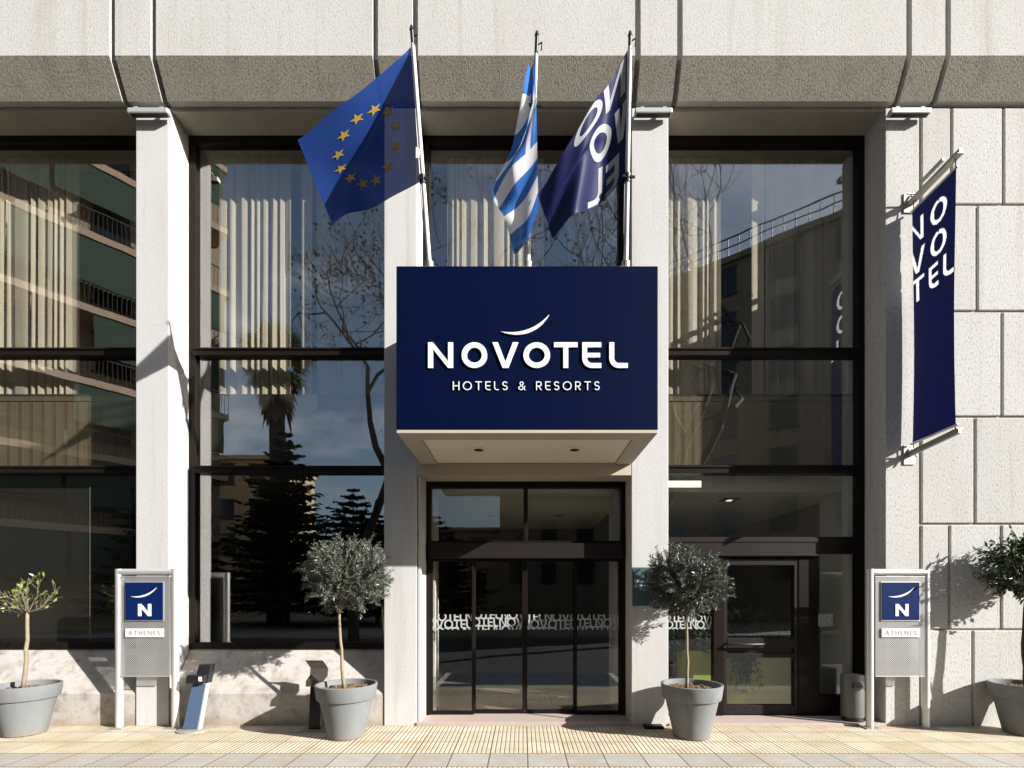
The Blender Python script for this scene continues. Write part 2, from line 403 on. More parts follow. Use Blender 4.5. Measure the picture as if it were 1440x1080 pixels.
def text_polys(txt, h, t, gap, x=0.0, y=0.0, wscale=1.0):
    out = []
    for c in txt:
        w = WID[c] * wscale
        out += [[(x + p[0] * h, y + p[1] * h) for p in q] for q in letter(c, w, t)]
        x += (w + gap) * h
    return out, x - gap * h
def polys_mesh(name, polys, fn, mat, parent, depth=None, clip=None, cuts=0, loc=None):
    """flat polygons -> mesh; fn maps (u, v) to space; clip = (u0, u1, v0, v1); depth extrudes along the vector"""
    bm = bmesh.new()
    for q in polys:
        vs = [bm.verts.new((p[0], p[1], 0)) for p in q]
        try: bm.faces.new(vs)
        except ValueError: pass
    bmesh.ops.recalc_face_normals(bm, faces=bm.faces)
    for f in bm.faces:
        if f.normal.z < 0: f.normal_flip()
    if clip:
        for co, no in (((clip[0], 0, 0), (-1, 0, 0)), ((clip[1], 0, 0), (1, 0, 0)), ((0, clip[2], 0), (0, -1, 0)), ((0, clip[3], 0), (0, 1, 0))):
            bmesh.ops.bisect_plane(bm, geom=bm.verts[:] + bm.edges[:] + bm.faces[:], plane_co=co, plane_no=no, clear_outer=True)
    if cuts:
        bmesh.ops.triangulate(bm, faces=bm.faces)
        bmesh.ops.subdivide_edges(bm, edges=bm.edges, cuts=cuts, use_grid_fill=True)
    bmesh.ops.remove_doubles(bm, verts=bm.verts, dist=1e-5)
    for v in bm.verts: v.co = Vector(fn(v.co.x, v.co.y))
    if depth is not None:
        r = bmesh.ops.extrude_face_region(bm, geom=bm.faces[:])
        for e in r['geom']:
            if isinstance(e, bmesh.types.BMVert): e.co += Vector(depth)
    bmesh.ops.recalc_face_normals(bm, faces=bm.faces)
    mb = MB(); bm.verts.index_update()
    mb.v = [v.co.copy() for v in bm.verts]; mb.f = [tuple(v.index for v in f.verts) for f in bm.faces]; mb.m = [0] * len(mb.f)
    bm.free()
    return mb.build(name, mat, parent, loc=loc, recalc=False)
def crescent_polys(x0, y0, x1, y1, sag, th, n=24):
    a = Vector((x0, y0)); b = Vector((x1, y1)); c = Vector((x0 + (x1 - x0) * 0.62, y0 - sag))
    L, Q = [], []
    for i in range(n + 1):
        t = i / n
        p = a * (1 - t) ** 2 + c * 2 * t * (1 - t) + b * t * t
        d = ((c - a) * (1 - t) + (b - c) * t).normalized(); nn = Vector((-d.y, d.x))
        k = th / 2 * max(0.03, math.sin(math.pi * t)) ** 0.85
        L.append(p + nn * k); Q.append(p - nn * k)
    return [[L[i], Q[i], Q[i + 1], L[i + 1]] for i in range(n)]
# ------------------------------------------------------------------ camera, light, sky
cam = bpy.data.cameras.new('camera'); co = bpy.data.objects.new('camera', cam); COL.objects.link(co)
cam.sensor_width = 36; cam.lens = 36 * FPX / 1440; cam.clip_end = 2000; cam.clip_start = 0.05
co.location = (0, CAMY, CAMZ); co.rotation_euler = (R(90), 0, 0)
cam.shift_x = (720 - VX) / 1440; cam.shift_y = (VY - 540) / 1440
S.camera = co
sl = bpy.data.lights.new('sun', 'SUN'); sl.energy = 5.0; sl.angle = R(0.5); sl.color = (1.0, 0.978, 0.948)
so = bpy.data.objects.new('sun', sl); COL.objects.link(so); so.location = (20, -12, 14)
so.rotation_euler = SUN.to_track_quat('-Z', 'Y').to_euler()
w = bpy.data.worlds.new('World'); S.world = w; w.use_nodes = True
nt = w.node_tree; bg = nt.nodes['Background']
sky = node(nt, 'ShaderNodeTexSky', sky_type='NISHITA', sun_disc=False, sun_elevation=math.asin(-SUN.z), sun_rotation=math.atan2(2.1, -1.0))
tc = node(nt, 'ShaderNodeTexCoord')
mp = node(nt, 'ShaderNodeMapping', {0: tc.outputs['Generated'], 3: (1.0, 1.0, 2.6)})
cn = node(nt, 'ShaderNodeTexNoise', {'Vector': mp.outputs[0], 'Scale': 1.9, 'Detail': 8, 'Roughness': 0.58, 'Distortion': 0.4})
cf = ramp(nt, cn.outputs[0], (0.47, 0.0), (0.80, 1.0))
skc = mixc(nt, cf, sky.outputs[0], (8.2, 8.5, 9.0))
nt.links.new(skc, bg.inputs[0]); bg.inputs[1].default_value = 0.064
vs = S.view_settings; vs.view_transform = 'Standard'; vs.look = 'None'; vs.gamma = 1; vs.exposure = 1.22; vs.use_curve_mapping = False
cy = S.cycles; cy.max_bounces = 9; cy.transparent_max_bounces = 20; cy.diffuse_bounces = 5; cy.glossy_bounces = 5; cy.caustics_reflective = False; cy.caustics_refractive = False
cy.sample_clamp_indirect = 6.0
try: cy.use_denoising = True; cy.denoiser = 'OPENIMAGEDENOISE'
except Exception: pass

# ------------------------------------------------------------------ ground
def pavement_mat():
    m, nt, b = new_mat('ribbed_paving_tiles')
    g = node(nt, 'ShaderNodeNewGeometry'); sep = node(nt, 'ShaderNodeSeparateXYZ', {0: g.outputs['Position']})
    T = 0.387; x = math_(nt, 'DIVIDE', math_(nt, 'ADD', sep.outputs[0], 100 * T - 0.0485), T)
    y = math_(nt, 'DIVIDE', math_(nt, 'ADD', sep.outputs[1], 100 * T + 1.05), T)
    fx = math_(nt, 'FRACT', x); fy = math_(nt, 'FRACT', y)
    ty = math_(nt, 'FLOOR', y)
    grey = math_(nt, 'COMPARE', ty, 99.0)
    nt.nodes[-1].inputs[2].default_value = 0.1
    grey2 = math_(nt, 'LESS_THAN', math_(nt, 'FRACT', math_(nt, 'DIVIDE', math_(nt, 'ADD', ty, 1.0), 5.0)), 0.1)
    g_ = math_(nt, 'MAXIMUM', grey, grey2)
    rib_y = math_(nt, 'FRACT', math_(nt, 'MULTIPLY', fx, 8.0)); rib_g = math_(nt, 'FRACT', math_(nt, 'MULTIPLY', fy, 8.0))
    tri = lambda v: math_(nt, 'ABSOLUTE', math_(nt, 'SUBTRACT', v, 0.5))       # .5 at the groove
    hy = ramp(nt, tri(rib_y), (0.32, 1.0), (0.45, 0.0)); hg = ramp(nt, tri(rib_g), (0.34, 1.0), (0.46, 0.55))
    hh = node(nt, 'ShaderNodeMix', {0: g_, 2: hy, 3: hg}).outputs[0]
    jx = ramp(nt, tri(fx), (0.480, 1.0), (0.488, 0.0)); jy = ramp(nt, tri(fy), (0.480, 1.0), (0.488, 0.0))
    j = math_(nt, 'MINIMUM', jx, jy)
    cell = node(nt, 'ShaderNodeCombineXYZ', {0: math_(nt, 'FLOOR', x), 1: ty})
    wn = node(nt, 'ShaderNodeTexWhiteNoise', {0: cell.outputs[0]}, noise_dimensions='3D')
    cy_ = mixc(nt, wn.outputs[0], (0.56, 0.475, 0.335), (0.65, 0.575, 0.43))
    cg = mixc(nt, wn.outputs[0], (0.35, 0.335, 0.30), (0.42, 0.405, 0.365))
    c = mixc(nt, g_, cy_, cg)
    st = noise(nt, coord(nt, (1.0, 1.6, 1)), 2.3, 7, 0.62)
    c = mixc(nt, math_(nt, 'MULTIPLY', ramp(nt, st, (0.46, 0.0), (0.66, 1.0)), 0.45), c, (0.40, 0.26, 0.13))
    s2 = noise(nt, coord(nt, (1.3, 2, 1)), 4.1, 7, 0.65)
    c = mixc(nt, math_(nt, 'MULTIPLY', ramp(nt, s2, (0.52, 0.0), (0.72, 1.0)), 0.4), c, (0.66, 0.60, 0.50))
    vg = node(nt, 'ShaderNodeTexVoronoi', {'Vector': coord(nt), 'Scale': 2.6}).outputs[0]
    c = mixc(nt, ramp(nt, vg, (0.035, 0.55), (0.05, 0.0)), c, (0.16, 0.13, 0.10))
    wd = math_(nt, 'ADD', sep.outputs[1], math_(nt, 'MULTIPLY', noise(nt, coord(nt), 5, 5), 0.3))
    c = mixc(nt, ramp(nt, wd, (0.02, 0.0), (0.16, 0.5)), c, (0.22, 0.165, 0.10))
    gr = noise(nt, coord(nt), 130, 2)
    c = mixc(nt, math_(nt, 'MULTIPLY', ramp(nt, gr, (0.4, 1.0), (0.6, 0.0)), 0.18), c, (0.30, 0.24, 0.16))
    c = mixc(nt, math_(nt, 'MULTIPLY', math_(nt, 'SUBTRACT', 1.0, hh), 0.66), c, (0.20, 0.135, 0.07))
    c = mixc(nt, math_(nt, 'SUBTRACT', 1.0, j), c, (0.13, 0.10, 0.07))
    nt.links.new(c, b.inputs['Base Color']); b.inputs['Roughness'].default_value = 0.75
    hgt = math_(nt, 'ADD', math_(nt, 'MULTIPLY', hh, j), math_(nt, 'MULTIPLY', noise(nt, coord(nt), 60, 4), 0.25))
    bump(nt, b, hgt, 0.7, 0.006)
    return m
KY = -1.66
mb = MB(); mb.face([(-60, KY, 0), (60, KY, 0), (60, 0.7, 0), (-60, 0.7, 0)])
mb.box(-60, 60, KY - 0.16, KY, -0.3, -0.002, 1)
tag(mb.build('pavement', [pavement_mat(), simple('kerb_stone', (0.35, 0.33, 0.29), 0.8, var=0.15, vs=6)], recalc=False), kind='structure')
mb = MB(); mb.face([(-400, -400, -0.13), (400, -400, -0.13), (400, 60, -0.13), (-400, 60, -0.13)])
tag(mb.build('ground', simple('park_earth', (0.13, 0.11, 0.08), 0.95, var=0.3, vs=0.6), recalc=False), kind='structure')
mb = MB(); mb.face([(-90, -12.5, -0.125), (90, -12.5, -0.125), (90, -1.8, -0.125), (-90, -1.8, -0.125)])
tag(mb.build('road', simple('asphalt', (0.055, 0.055, 0.057), 0.85, var=0.25, vs=3), recalc=False), kind='structure')
mb = MB(); mb.face([(-1.6, -3.9, -0.121), (1.9, -3.9, -0.121), (1.9, -2.3, -0.121), (-1.6, -2.3, -0.121)])
for x0_, x1_, y0_, y1_ in ((-1.72, -1.6, -4.0, -2.2), (1.9, 2.02, -4.0, -2.2), (-1.6, 1.9, -2.3, -2.2)): mb.face([(x0_, y0_, -0.121), (x1_, y0_, -0.121), (x1_, y1_, -0.121), (x0_, y1_, -0.121)], 1)
tag(mb.build('road_marking', [simple('blue_road_paint', (0.025, 0.042, 0.07), 0.7, var=0.2, vs=6), simple('white_road_paint', (0.6, 0.6, 0.58), 0.7, var=0.2, vs=6)], recalc=False), kind='structure')
mb = MB(); mb.box(-90, 90, -20.5, -12.5, -0.2, 0.0)
tag(mb.build('far_pavement', simple('far_paving', (0.30, 0.27, 0.22), 0.85, var=0.2, vs=2), recalc=False), kind='structure')

# ------------------------------------------------------------------ hotel building
B = thing('hotel_building', 'pale rough plaster hotel front with tall dark framed windows between square piers', 'building')
P1, P2, P3, P4 = (-4.84, -4.43), (-1.735, -1.326), (1.361, 1.824), (4.537, 9.2)
P0 = (-8.36, -7.95)
ZT = 7.727
for a, b_ in (P0, P1, P2, P3):
    mb = MB(); mb.box(a, b_, 0, 0.52, -0.02, ZT)
    mb.build('pier', M['plaster'], B, bevel=0.008)
mb = MB(); mb.box(-9.2, 9.3, 0.045, 0.9, ZT, 7.775)
mb.build('lintel', M['beam'], B, bevel=0.004)
# upper facade: vertical panels over a sloped beam, parted by grooves
def prof(x0, x1, mb, ins=0.0):
    yf = -0.22 + ins; zk = 8.14 + ins * 0.4; zb = 7.782 + ins * 0.5
    pts = [(yf, 11.5), (yf, zk), (-0.03 + ins, zb), (0.4, zb), (0.4, 11.5)]
    A = [(x0, y, z) for y, z in pts]; C = [(x1, y, z) for y, z in pts]
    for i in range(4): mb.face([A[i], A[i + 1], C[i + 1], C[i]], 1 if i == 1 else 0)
    mb.face(A); mb.face(C[::-1])
gro = [-8.42, -7.925, -4.95, -4.455, -1.777, -1.296, 1.39, 1.897, 4.66, 5.13, 8.3]
xs = [-9.3] + gro + [9.4]
for i in range(len(xs) - 1):
    mb = MB(); prof(xs[i] + 0.034, xs[i + 1] - 0.034, mb)
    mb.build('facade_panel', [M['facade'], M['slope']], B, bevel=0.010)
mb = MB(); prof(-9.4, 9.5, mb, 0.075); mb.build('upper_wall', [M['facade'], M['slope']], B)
# sill walls of the two left bays
for a, b_ in ((P0[1], P1[0]), (P1[1], P2[0])):
    mb = MB(); pts = [(0.014, -0.02), (0.014, 0.396), (0.02, 0.404), (0.385, 0.915), (0.6, 0.915), (0.6, -0.02)]
    A = [(a + 0.012, y, z) for y, z in pts]; C = [(b_ - 0.012, y, z) for y, z in pts]
    for i in range(5): mb.face([A[i], A[i + 1], C[i + 1], C[i]])
    mb.face(A); mb.face(C[::-1])
    mb.build('sill_wall', M['marble'], B)
# right wall of big blocks
mb = MB(); mb.box(P4[0] + 0.004, P4[1], 0.022, 0.52, -0.02, ZT); mb.build('right_wall', M['joint'], B)
zr = [-0.02] + [px(0, y).z for y in (885.5, 737, 586, 437.5, 287.5)] + [ZT]
vj = [[1368], [1335, 1408], [1371], [1409], [1374], [1338, 1411]]
mb = MB(); PX = px(1295, 0).x; mb.box(P4[0], PX - 0.022, 0.0, 0.515, -0.02, ZT); mb.build('pier', M['plaster_block'], B, bevel=0.010)
mb = MB()
for r in range(6):
    xl = [PX] + [px(p, 0).x for p in vj[r]]
    while xl[-1] < P4[1] - 1.0: xl.append(xl[-1] + (0.66 if (len(xl) + r) % 2 else 1.0))
    xl[-1] = P4[1]
    for i in range(len(xl) - 1):
        g1 = 0.016 if i < len(xl) - 2 else 0
        mb.box(xl[i] + 0.016, xl[i + 1] - g1, 0.0, 0.12, zr[r] + (0.013 if r else 0), zr[r + 1] - (0.013 if r < 5 else 0))
mb.build('block_facing', M['plaster_block'], B, bevel=0.011)

# windows
GY = 0.41
def pane(x0, x1, z0, z1, parent, mat='glass', y=GY):
    mb = MB(); mb.box(x0, x1, y, y + 0.008, z0, z1); return mb.build('pane', M[mat], parent)
def window(x0, x1, z0, z1, muls, fw=0.09, topw=0.105, botw=0.085, uprights=(), tint=None):
    mb = MB()
    Y0, Y1 = 0.36, 0.47
    mb.box(x0, x0 + fw, Y0, Y1, z0, z1); mb.box(x1 - fw, x1, Y0, Y1, z0, z1)
    mb.box(x0 + fw, x1 - fw, Y0, Y1, z1 - topw, z1); mb.box(x0 + fw, x1 - fw, Y0, Y1, z0, z0 + botw)
    zs = [z0 + botw]
    for z, h in muls:
        mb.box(x0 + fw, x1 - fw, Y0 - 0.03, Y1, z - h, z + h); zs += [z - h, z + h]
        mb.box(x0 + fw, x1 - fw, Y0 - 0.045, Y0 - 0.03, z + h * 0.35, z + h * 0.8)
    zs.append(z1 - topw)
    fr = mb.build('window', M['bronze'], B, bevel=0.004)
    for i in range(0, len(zs), 2): pane(x0 + fw, x1 - fw, zs[i], zs[i + 1], fr)
    return fr
ZM1, ZM2 = 4.851, 3.295
window(P0[1], P1[0], 0.917, ZT, ((ZM2, 0.047), (ZM1, 0.052)))
window(P1[1], P2[0], 0.917, ZT, ((ZM2, 0.047), (ZM1, 0.052)))
window(P2[1], P3[0], 3.70, ZT, ((ZM1, 0.052),))
fr4 = window(P3[1], P4[0], 2.40, ZT, ((ZM2, 0.055), (ZM1, 0.052)), botw=0.006)

# entrance bay: beam, stone jamb, transom, header, sliding leaves
mb = MB(); mb.box(P2[1], P3[0], 0.004, 0.5, 3.135, 3.70); mb.build('entrance_beam', M['soffit_box'], B)
mb = MB(); mb.box(P2[1] + 0.012, -1.277, 0.02, 0.5, 0.0, 3.135); mb.build('stone_jamb', M['plaster'], B, bevel=0.004)
mb = MB(); mb.box(P2[1], P3[0], -0.02, 0.7, -0.02, 0.045); mb.box(P3[1], P4[0], -0.02, 0.7, -0.02, 0.032)
mb.build('threshold', M['threshold'], B, bevel=0.006)
XL, XR = -1.277, P3[0]
ent = MB()
ent.box(XL, XL + 0.05, 0.34, 0.47, 0.045, 3.135); ent.box(XR - 0.055, XR, 0.34, 0.47, 0.045, 3.135)
ent.box(XL + 0.05, XR - 0.055, 0.34, 0.47, 3.065, 3.135)
ent.box(0.012, 0.068, 0.35, 0.46, 2.33, 3.065)
ent.box(XL + 0.05, XR - 0.055, 0.34, 0.47, 2.315, 2.35)
entrance = ent.build('entrance_frame', M['bronze'], B, bevel=0.004)
mb = MB(); mb.box(XL + 0.05, XR - 0.055, 0.27, 0.47, 2.115, 2.313); mb.build('door_header', M['bronze_warm'], entrance, bevel=0.005)
pane(XL + 0.05, 0.012, 2.35, 3.065, entrance, 'door_glass'); pane(0.068, XR - 0.055, 2.35, 3.065, entrance, 'door_glass')
def decal_band(parent, x0, x1, y, z0, z1, seed):
    rnd = random.Random(seed); polys = []
    H = (z1 - z0) * 0.60
    sh = rnd.uniform(-0.15, 0.2)
    for k, dz in enumerate((0.62 + sh, 0.13 + sh, -0.36 + sh, -0.85 + sh)):
        x = x0 - rnd.random() * 0.5
        while x < x1:
            q, x = text_polys('NOVOTEL', H, 0.17, 0.04, x, z0 + dz * (z1 - z0)); polys.append(q); x += 0.04 * H + 0.01
    for k, q in enumerate(polys):
        yy = y - 0.0006 * (k % 4)
        yield q, yy
def decal(parent, x0, x1, y, z0, z1, seed):
    lay = {}; o = None
    for q, yy in decal_band(parent, x0, x1, y, z0, z1, seed): lay.setdefault(yy, []).extend(q)
    for yy, ps in lay.items():
        n = polys_mesh('frosted_pattern', ps, lambda u, v, yy=yy: (u, yy - 0.004, v), M['decal'], parent, clip=(x0, x1, z0, z1))
        if o is None: o = n
        else:
            bm = bmesh.new(); bm.from_mesh(o.data); bm.from_mesh(n.data); bm.to_mesh(o.data); bm.free(); bpy.data.objects.remove(n)
    return o
def leaf_door(x0, x1, y, seed, slide):
    f = 0.032
    mb = MB()
    mb.box(x0, x0 + f, y - 0.02, y + 0.03, 0.05, 2.112); mb.box(x1 - f, x1, y - 0.02, y + 0.03, 0.05, 2.112)
    mb.box(x0 + f, x1 - f, y - 0.02, y + 0.03, 2.08, 2.112); mb.box(x0 + f, x1 - f, y - 0.02, y + 0.03, 0.05, 0.095)
    d = mb.build('sliding_door' if slide else 'side_leaf', M['bronze'], B, bevel=0.003)
    pane(x0 + f, x1 - f, 0.095, 2.08, d, 'door_glass', y)
    decal(d, x0 + f, x1 - f, y, px(0, 885.5, y).z, px(0, 864, y).z, seed)
    return d
dx = [-1.227, px(667, 0, .38).x, px(738, 0, .44).x, px(808, 0, .38).x, XR - 0.055]
leaf_door(dx[0], dx[1], 0.38, 3, False); leaf_door(dx[3], dx[4], 0.38, 11, False)
leaf_door(dx[1] - 0.02, dx[2] - 0.002, 0.44, 5, True); leaf_door(dx[2] + 0.002, dx[3] + 0.02, 0.44, 8, True)

# right bay ground floor: header, posts, door with push rail, side lights
d4 = MB(); x0, x1 = P3[1], P4[0]
d4.box(x0, x0 + 0.08, 0.36, 0.47, 0.03, 2.40); d4.box(x1 - 0.095, x1, 0.36, 0.47, 0.03, 2.40)
d4.box(3.66, 3.92, 0.36, 0.47, 0.03, 2.12); d4.box(2.534, 2.66, 0.36, 0.47, 0.03, 2.12)
d4.box(x0 + 0.08, 2.534, 0.36, 0.47, 0.03, 0.12); d4.box(3.92, x1 - 0.095, 0.36, 0.47, 0.03, 0.30)
d4.box(3.92, x1 - 0.095, 0.36, 0.47, 2.18, 2.398)
df = d4.build('door_frame', M['bronze'], B, bevel=0.004)
mb = MB(); mb.box(x0 + 0.08, 3.91, 0.325, 0.47, 2.135, 2.396); mb.box(x0 + 0.08, 3.91, 0.315, 0.325, 2.33, 2.385); mb.box(x0 + .08, 3.91, .31, .325, 2.15, 2.17)
mb.build('door_header', M['bronze_warm'], df, bevel=0.004)
pane(x0 + 0.08, 2.534, 0.12, 2.13, df, 'door_glass'); pane(3.92, x1 - 0.095, 0.30, 2.18, df, 'door_glass')
mb = MB(); a, b_ = 2.664, 3.656
mb.box(a, a + 0.05, 0.37, 0.45, 0.05, 2.115); mb.box(b_ - 0.05, b_, 0.37, 0.45, 0.05, 2.115); mb.box(a + .05, b_ - .05, 0.37, 0.45, 2.03, 2.115)
mb.box(a + .05, b_ - .05, 0.37, 0.45, 0.05, 0.17); mb.box(a + .05, b_ - .05, 0.37, 0.45, 0.80, 0.86); mb.box(a + .05, b_ - .05, 0.365, 0.45, 0.93, 1.06)
gd = mb.build('glass_door', M['bronze_warm'], B, bevel=0.004)
pane(a + .05, b_ - .05, 0.17, 0.80, gd, 'door_glass'); pane(a + .05, b_ - .05, 1.06, 2.03, gd, 'door_glass')
mb = MB(); mb.box(a + .05, b_ - .05, 0.40, 0.43, 0.86, 0.93); mb.build('kick_rail', M['black_steel'], gd)
mb = MB(); mb.tube([(2.70, 0.36, 0.99), (2.72, 0.30, 0.985), (3.16, 0.30, 0.985), (3.20, 0.36, 0.99)], 0.016, 8)
mb.build('handle', M['black'], gd, smooth=True)
z0, z1 = px(0, 885, .4).z, px(0, 866, .4).z
decal(df, x0 + 0.1, 2.52, GY, z0, z1, 21)
mb = MB(); mb.box(3.93, 4.14, GY - 0.006, GY - 0.002, px(0, 881, .4).z, px(0, 863, .4).z); mb.build('notice_sticker', simple('printed_sticker', (0.30, 0.31, 0.30), 0.5, var=0.8, vs=28), df)

# interior seen through the glass
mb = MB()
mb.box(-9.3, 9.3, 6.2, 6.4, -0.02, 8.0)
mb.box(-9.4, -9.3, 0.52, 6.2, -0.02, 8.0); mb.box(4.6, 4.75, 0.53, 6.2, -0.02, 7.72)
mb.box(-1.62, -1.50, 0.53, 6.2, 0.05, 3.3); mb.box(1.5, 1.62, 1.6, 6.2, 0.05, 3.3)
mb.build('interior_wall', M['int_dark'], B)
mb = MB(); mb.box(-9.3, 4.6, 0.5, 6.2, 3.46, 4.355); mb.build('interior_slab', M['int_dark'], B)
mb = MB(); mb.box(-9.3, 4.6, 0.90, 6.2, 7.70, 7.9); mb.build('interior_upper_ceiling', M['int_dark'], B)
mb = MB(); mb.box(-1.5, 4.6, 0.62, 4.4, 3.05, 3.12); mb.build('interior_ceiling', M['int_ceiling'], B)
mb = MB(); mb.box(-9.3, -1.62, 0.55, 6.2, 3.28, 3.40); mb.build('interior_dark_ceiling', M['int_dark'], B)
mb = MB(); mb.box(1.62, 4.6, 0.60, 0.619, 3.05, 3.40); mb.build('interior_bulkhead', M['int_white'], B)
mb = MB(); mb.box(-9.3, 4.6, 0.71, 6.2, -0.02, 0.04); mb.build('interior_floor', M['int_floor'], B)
for q in ((-1.27, -1.19, 0.53, 0.80, 0.05, 3.05), (1.25, 1.33, 0.53, 0.95, 0.05, 3.05), (4.42, 4.55, 0.53, 1.15, 0.05, 7.6)):
    mb = MB(); mb.box(*q); mb.build('interior_side_panel', M['int_white'], B, bevel=0.004)
for a, b_ in ((P0[1], P1[0]), (P3[1], P4[0])):
    mb = MB(); n = 60
    Pg = [[(a + (b_ - a) * i / n, 0.475 + 0.004 * math.sin(i * 2.1), z) for i in range(n + 1)] for z in (3.35, 4.24)]
    mb.grid(Pg); mb.box(a, b_, 0.47, 0.495, 4.25, 4.31)
    mb.build('ochre_blind', M['blind'], B, recalc=False)
mb = MB(); mb.box(-7.9, -5.28, 0.49, 0.51, 0.95, 3.10); mb.box(-7.9, -5.28, 0.48, 0.50, 3.11, 3.22); mb.build('dark_blind', M['int_brown'], B)
mb = MB(); mb.box(-5.85, -5.838, 0.475, 0.489, 1.0, 3.1); mb.build('blind_cord', M['galv'], B)

# curtains
def curtain(p0, p1, label, seed, y=0.62, top=7.66, bot=None):
    rnd = random.Random(seed)
    x0, x1 = px(p0, 0, y).x, px(p1, 0, y).x; bot = 4.36 if bot is None else bot
    n = int((x1 - x0) / 0.012) + 2; rows = 14; Pg = []
    ph = [rnd.uniform(-0.9, 0.9) for _ in range(200)]
    for j in range(rows + 1):
        t = j / rows; z = top + (bot - top) * t; row = []
        for i in range(n + 1):
            x = x0 + (x1 - x0) * i / n; k = (x - x0) / 0.125 + 0.42 * math.sin((x - x0) * 7.3 + seed) + 0.25 * math.sin((x - x0) * 17.0 + 2 * seed) + 1.5
            i0 = int(k); f = k - i0; pj = ph[i0] * (1 - f) + ph[i0 + 1] * f
            amp = 0.018 + 0.009 * math.sin(i0 * 1.7 + seed) + 0.008 * t
            a = 2 * math.pi * (k + 0.22 * pj + 0.05 * t * math.sin(i0 + seed))
            row.append((x + 0.012 * math.sin(a * 2 + 0.6), y + amp * math.sin(a), z))
        Pg.append(row)
    mb = MB(); mb.grid(Pg)
    o = mb.build('curtain', M['curtain'], None, smooth=True, loc=((x0 + x1) / 2, y, top), recalc=False)
    return tag(o, label, 'curtain', 'cream curtains behind the upper windows')
curtain(-90, 112, 'wide sunlit cream curtain behind the leftmost upper window, streaked by balcony reflections', 1)
curtain(308, 411, 'wide sunlit pleated curtain just left of the blue star flag', 2)
curtain(423, 438, 'narrow single cream fold under the tip of the blue star flag', 3)
curtain(446, 552, 'shaded cream curtain seen dimly under the blue flag of gold stars', 4, y=0.66)
curtain(628, 764, 'cream curtain directly behind the striped flag above the canopy', 5)
curtain(800, 872, 'dim cream curtain behind the tip of the lettered navy flag', 6, y=0.66)
curtain(925, 1013, 'half sunlit cream curtain just beside the third pier, behind the bare branch reflection', 7)
curtain(1057, 1074, 'slim cream fold in the middle of the right hand window', 8)
curtain(1078, 1200, 'dark unlit curtain beside the banner end of the right hand window', 9, y=0.66)

# lamps inside
t = thing('strip_light', 'lit white strip light in the bulkhead above the right hand glass door', 'ceiling light', (2.15, 0.59, 3.15))
mb = MB(); mb.box(1.86, 2.46, 0.585, 0.597, 3.10, 3.21); mb.build('housing', M['alu'], t)
mb = MB(); mb.box(1.87, 2.45, 0.578, 0.584, 3.11, 3.20); mb.build('diffuser', M['lamp'], t)
def downlight(x, y, z, label, lit, r=0.055, group=None):
    t = thing('downlight', label, 'downlight', (x, y, z), group)
    mb = MB(); mb.lathe([(r * 1.5, z - 0.001), (r * 1.5, z - 0.012), (r, z - 0.014), (r, z - 0.002)], 20, (x, y)); mb.build('ring', M['alu'], t, smooth=True, auto=40)
    mb = MB(); mb.lathe([(0.002, z - 0.003), (r, z - 0.003)], 20, (x, y)); mb.build('lens', M['lamp'] if lit else M['black'], t)
    return t
downlight(-0.57, 2.55, 3.05, 'round ceiling spot inside the entrance, seen through the pane on the flag star side', False, 0.07, 'ceiling spots')
downlight(0.63, 2.55, 3.05, 'round ceiling spot inside the entrance, behind the transom pane nearest the slate plaque', False, 0.07, 'ceiling spots')
t = thing('downlight', 'square recessed ceiling spot above the glass door beside the planter', 'downlight', (3.05, 1.1, 3.05), 'ceiling spots')
mb = MB(); mb.box(2.95, 3.18, 1.0, 1.25, 3.035, 3.049); mb.build('ring', M['black'], t)
mb = MB(); mb.box(3.03, 3.10, 1.08, 1.17, 3.030, 3.034); mb.build('lens', M['lamp'], t)
# ------------------------------------------------------------------ canopy sign over the entrance
CX0, CX1, CYF, CZ0, CZ1 = -1.276, 1.366, -1.17, 3.272, 4.958
C = thing('canopy_sign', 'deep navy box canopy over the entrance with raised white hotel lettering and crescent', 'sign', (0.045, -0.585, CZ0))
mb = MB(); mb.box(CX0, CX1, CYF, -0.003, CZ0 + 0.035, CZ1); mb.build('canopy_box', M['navy'], C, bevel=0.006)
mb = MB()
mb.box(CX0 + .003, CX1 - .003, CYF + .003, -0.95, CZ0, CZ0 + 0.033); mb.box(CX0 + .003, -1.066, -0.949, -0.003, CZ0, CZ0 + 0.033); mb.box(1.156, CX1 - .003, -0.949, -0.003, CZ0, CZ0 + 0.033)
mb.build('soffit_border', M['soffit_box'], C, bevel=0.003)
mb = MB(); mb.box(-1.062, 1.152, -0.946, -0.004, CZ0 + 0.016, CZ0 + 0.033); mb.build('soffit_panel', M['soffit_panel'], C)
for x in (-0.50, 0.586):
    mb = MB(); z = CZ0 + 0.015
    mb.lathe([(0.095, z), (0.095, z - 0.006), (0.058, z - 0.010), (0.058, z - 0.001)], 24, (x, -0.57)); d = mb.build('spotlight', M['soffit_panel'], C, smooth=True, auto=40)
    mb = MB(); mb.lathe([(0.002, z - 0.003), (0.057, z - 0.003)], 24, (x, -0.57)); mb.build('lens', M['black'], d)
sc = 4.88 / FPX
def fx(p): return (p - VX) * sc
def fz(p): return CAMZ + (VY - p) * sc
boxes = [('N', 602.3, 637.3), ('O', 649.4, 685.2), ('V', 692.5, 729.0), ('O', 736, 773.5), ('T', 779, 812.0), ('E', 818.6, 845.3), ('L', 856.5, 882.5)]
zb, zt = fz(518.3), fz(482.3); H = zt - zb
for ch, a, b_ in boxes:
    wd = (fx(b_) - fx(a)) / H
    q = [[(fx(a) + p[0] * H, zb + p[1] * H) for p in poly] for poly in letter(ch, wd, 0.208 if ch == 'O' else 0.192)]
    polys_mesh('letter', q, lambda u, v: (u, CYF - 0.015, v), M['white'], C, depth=(0, 0.012, 0))
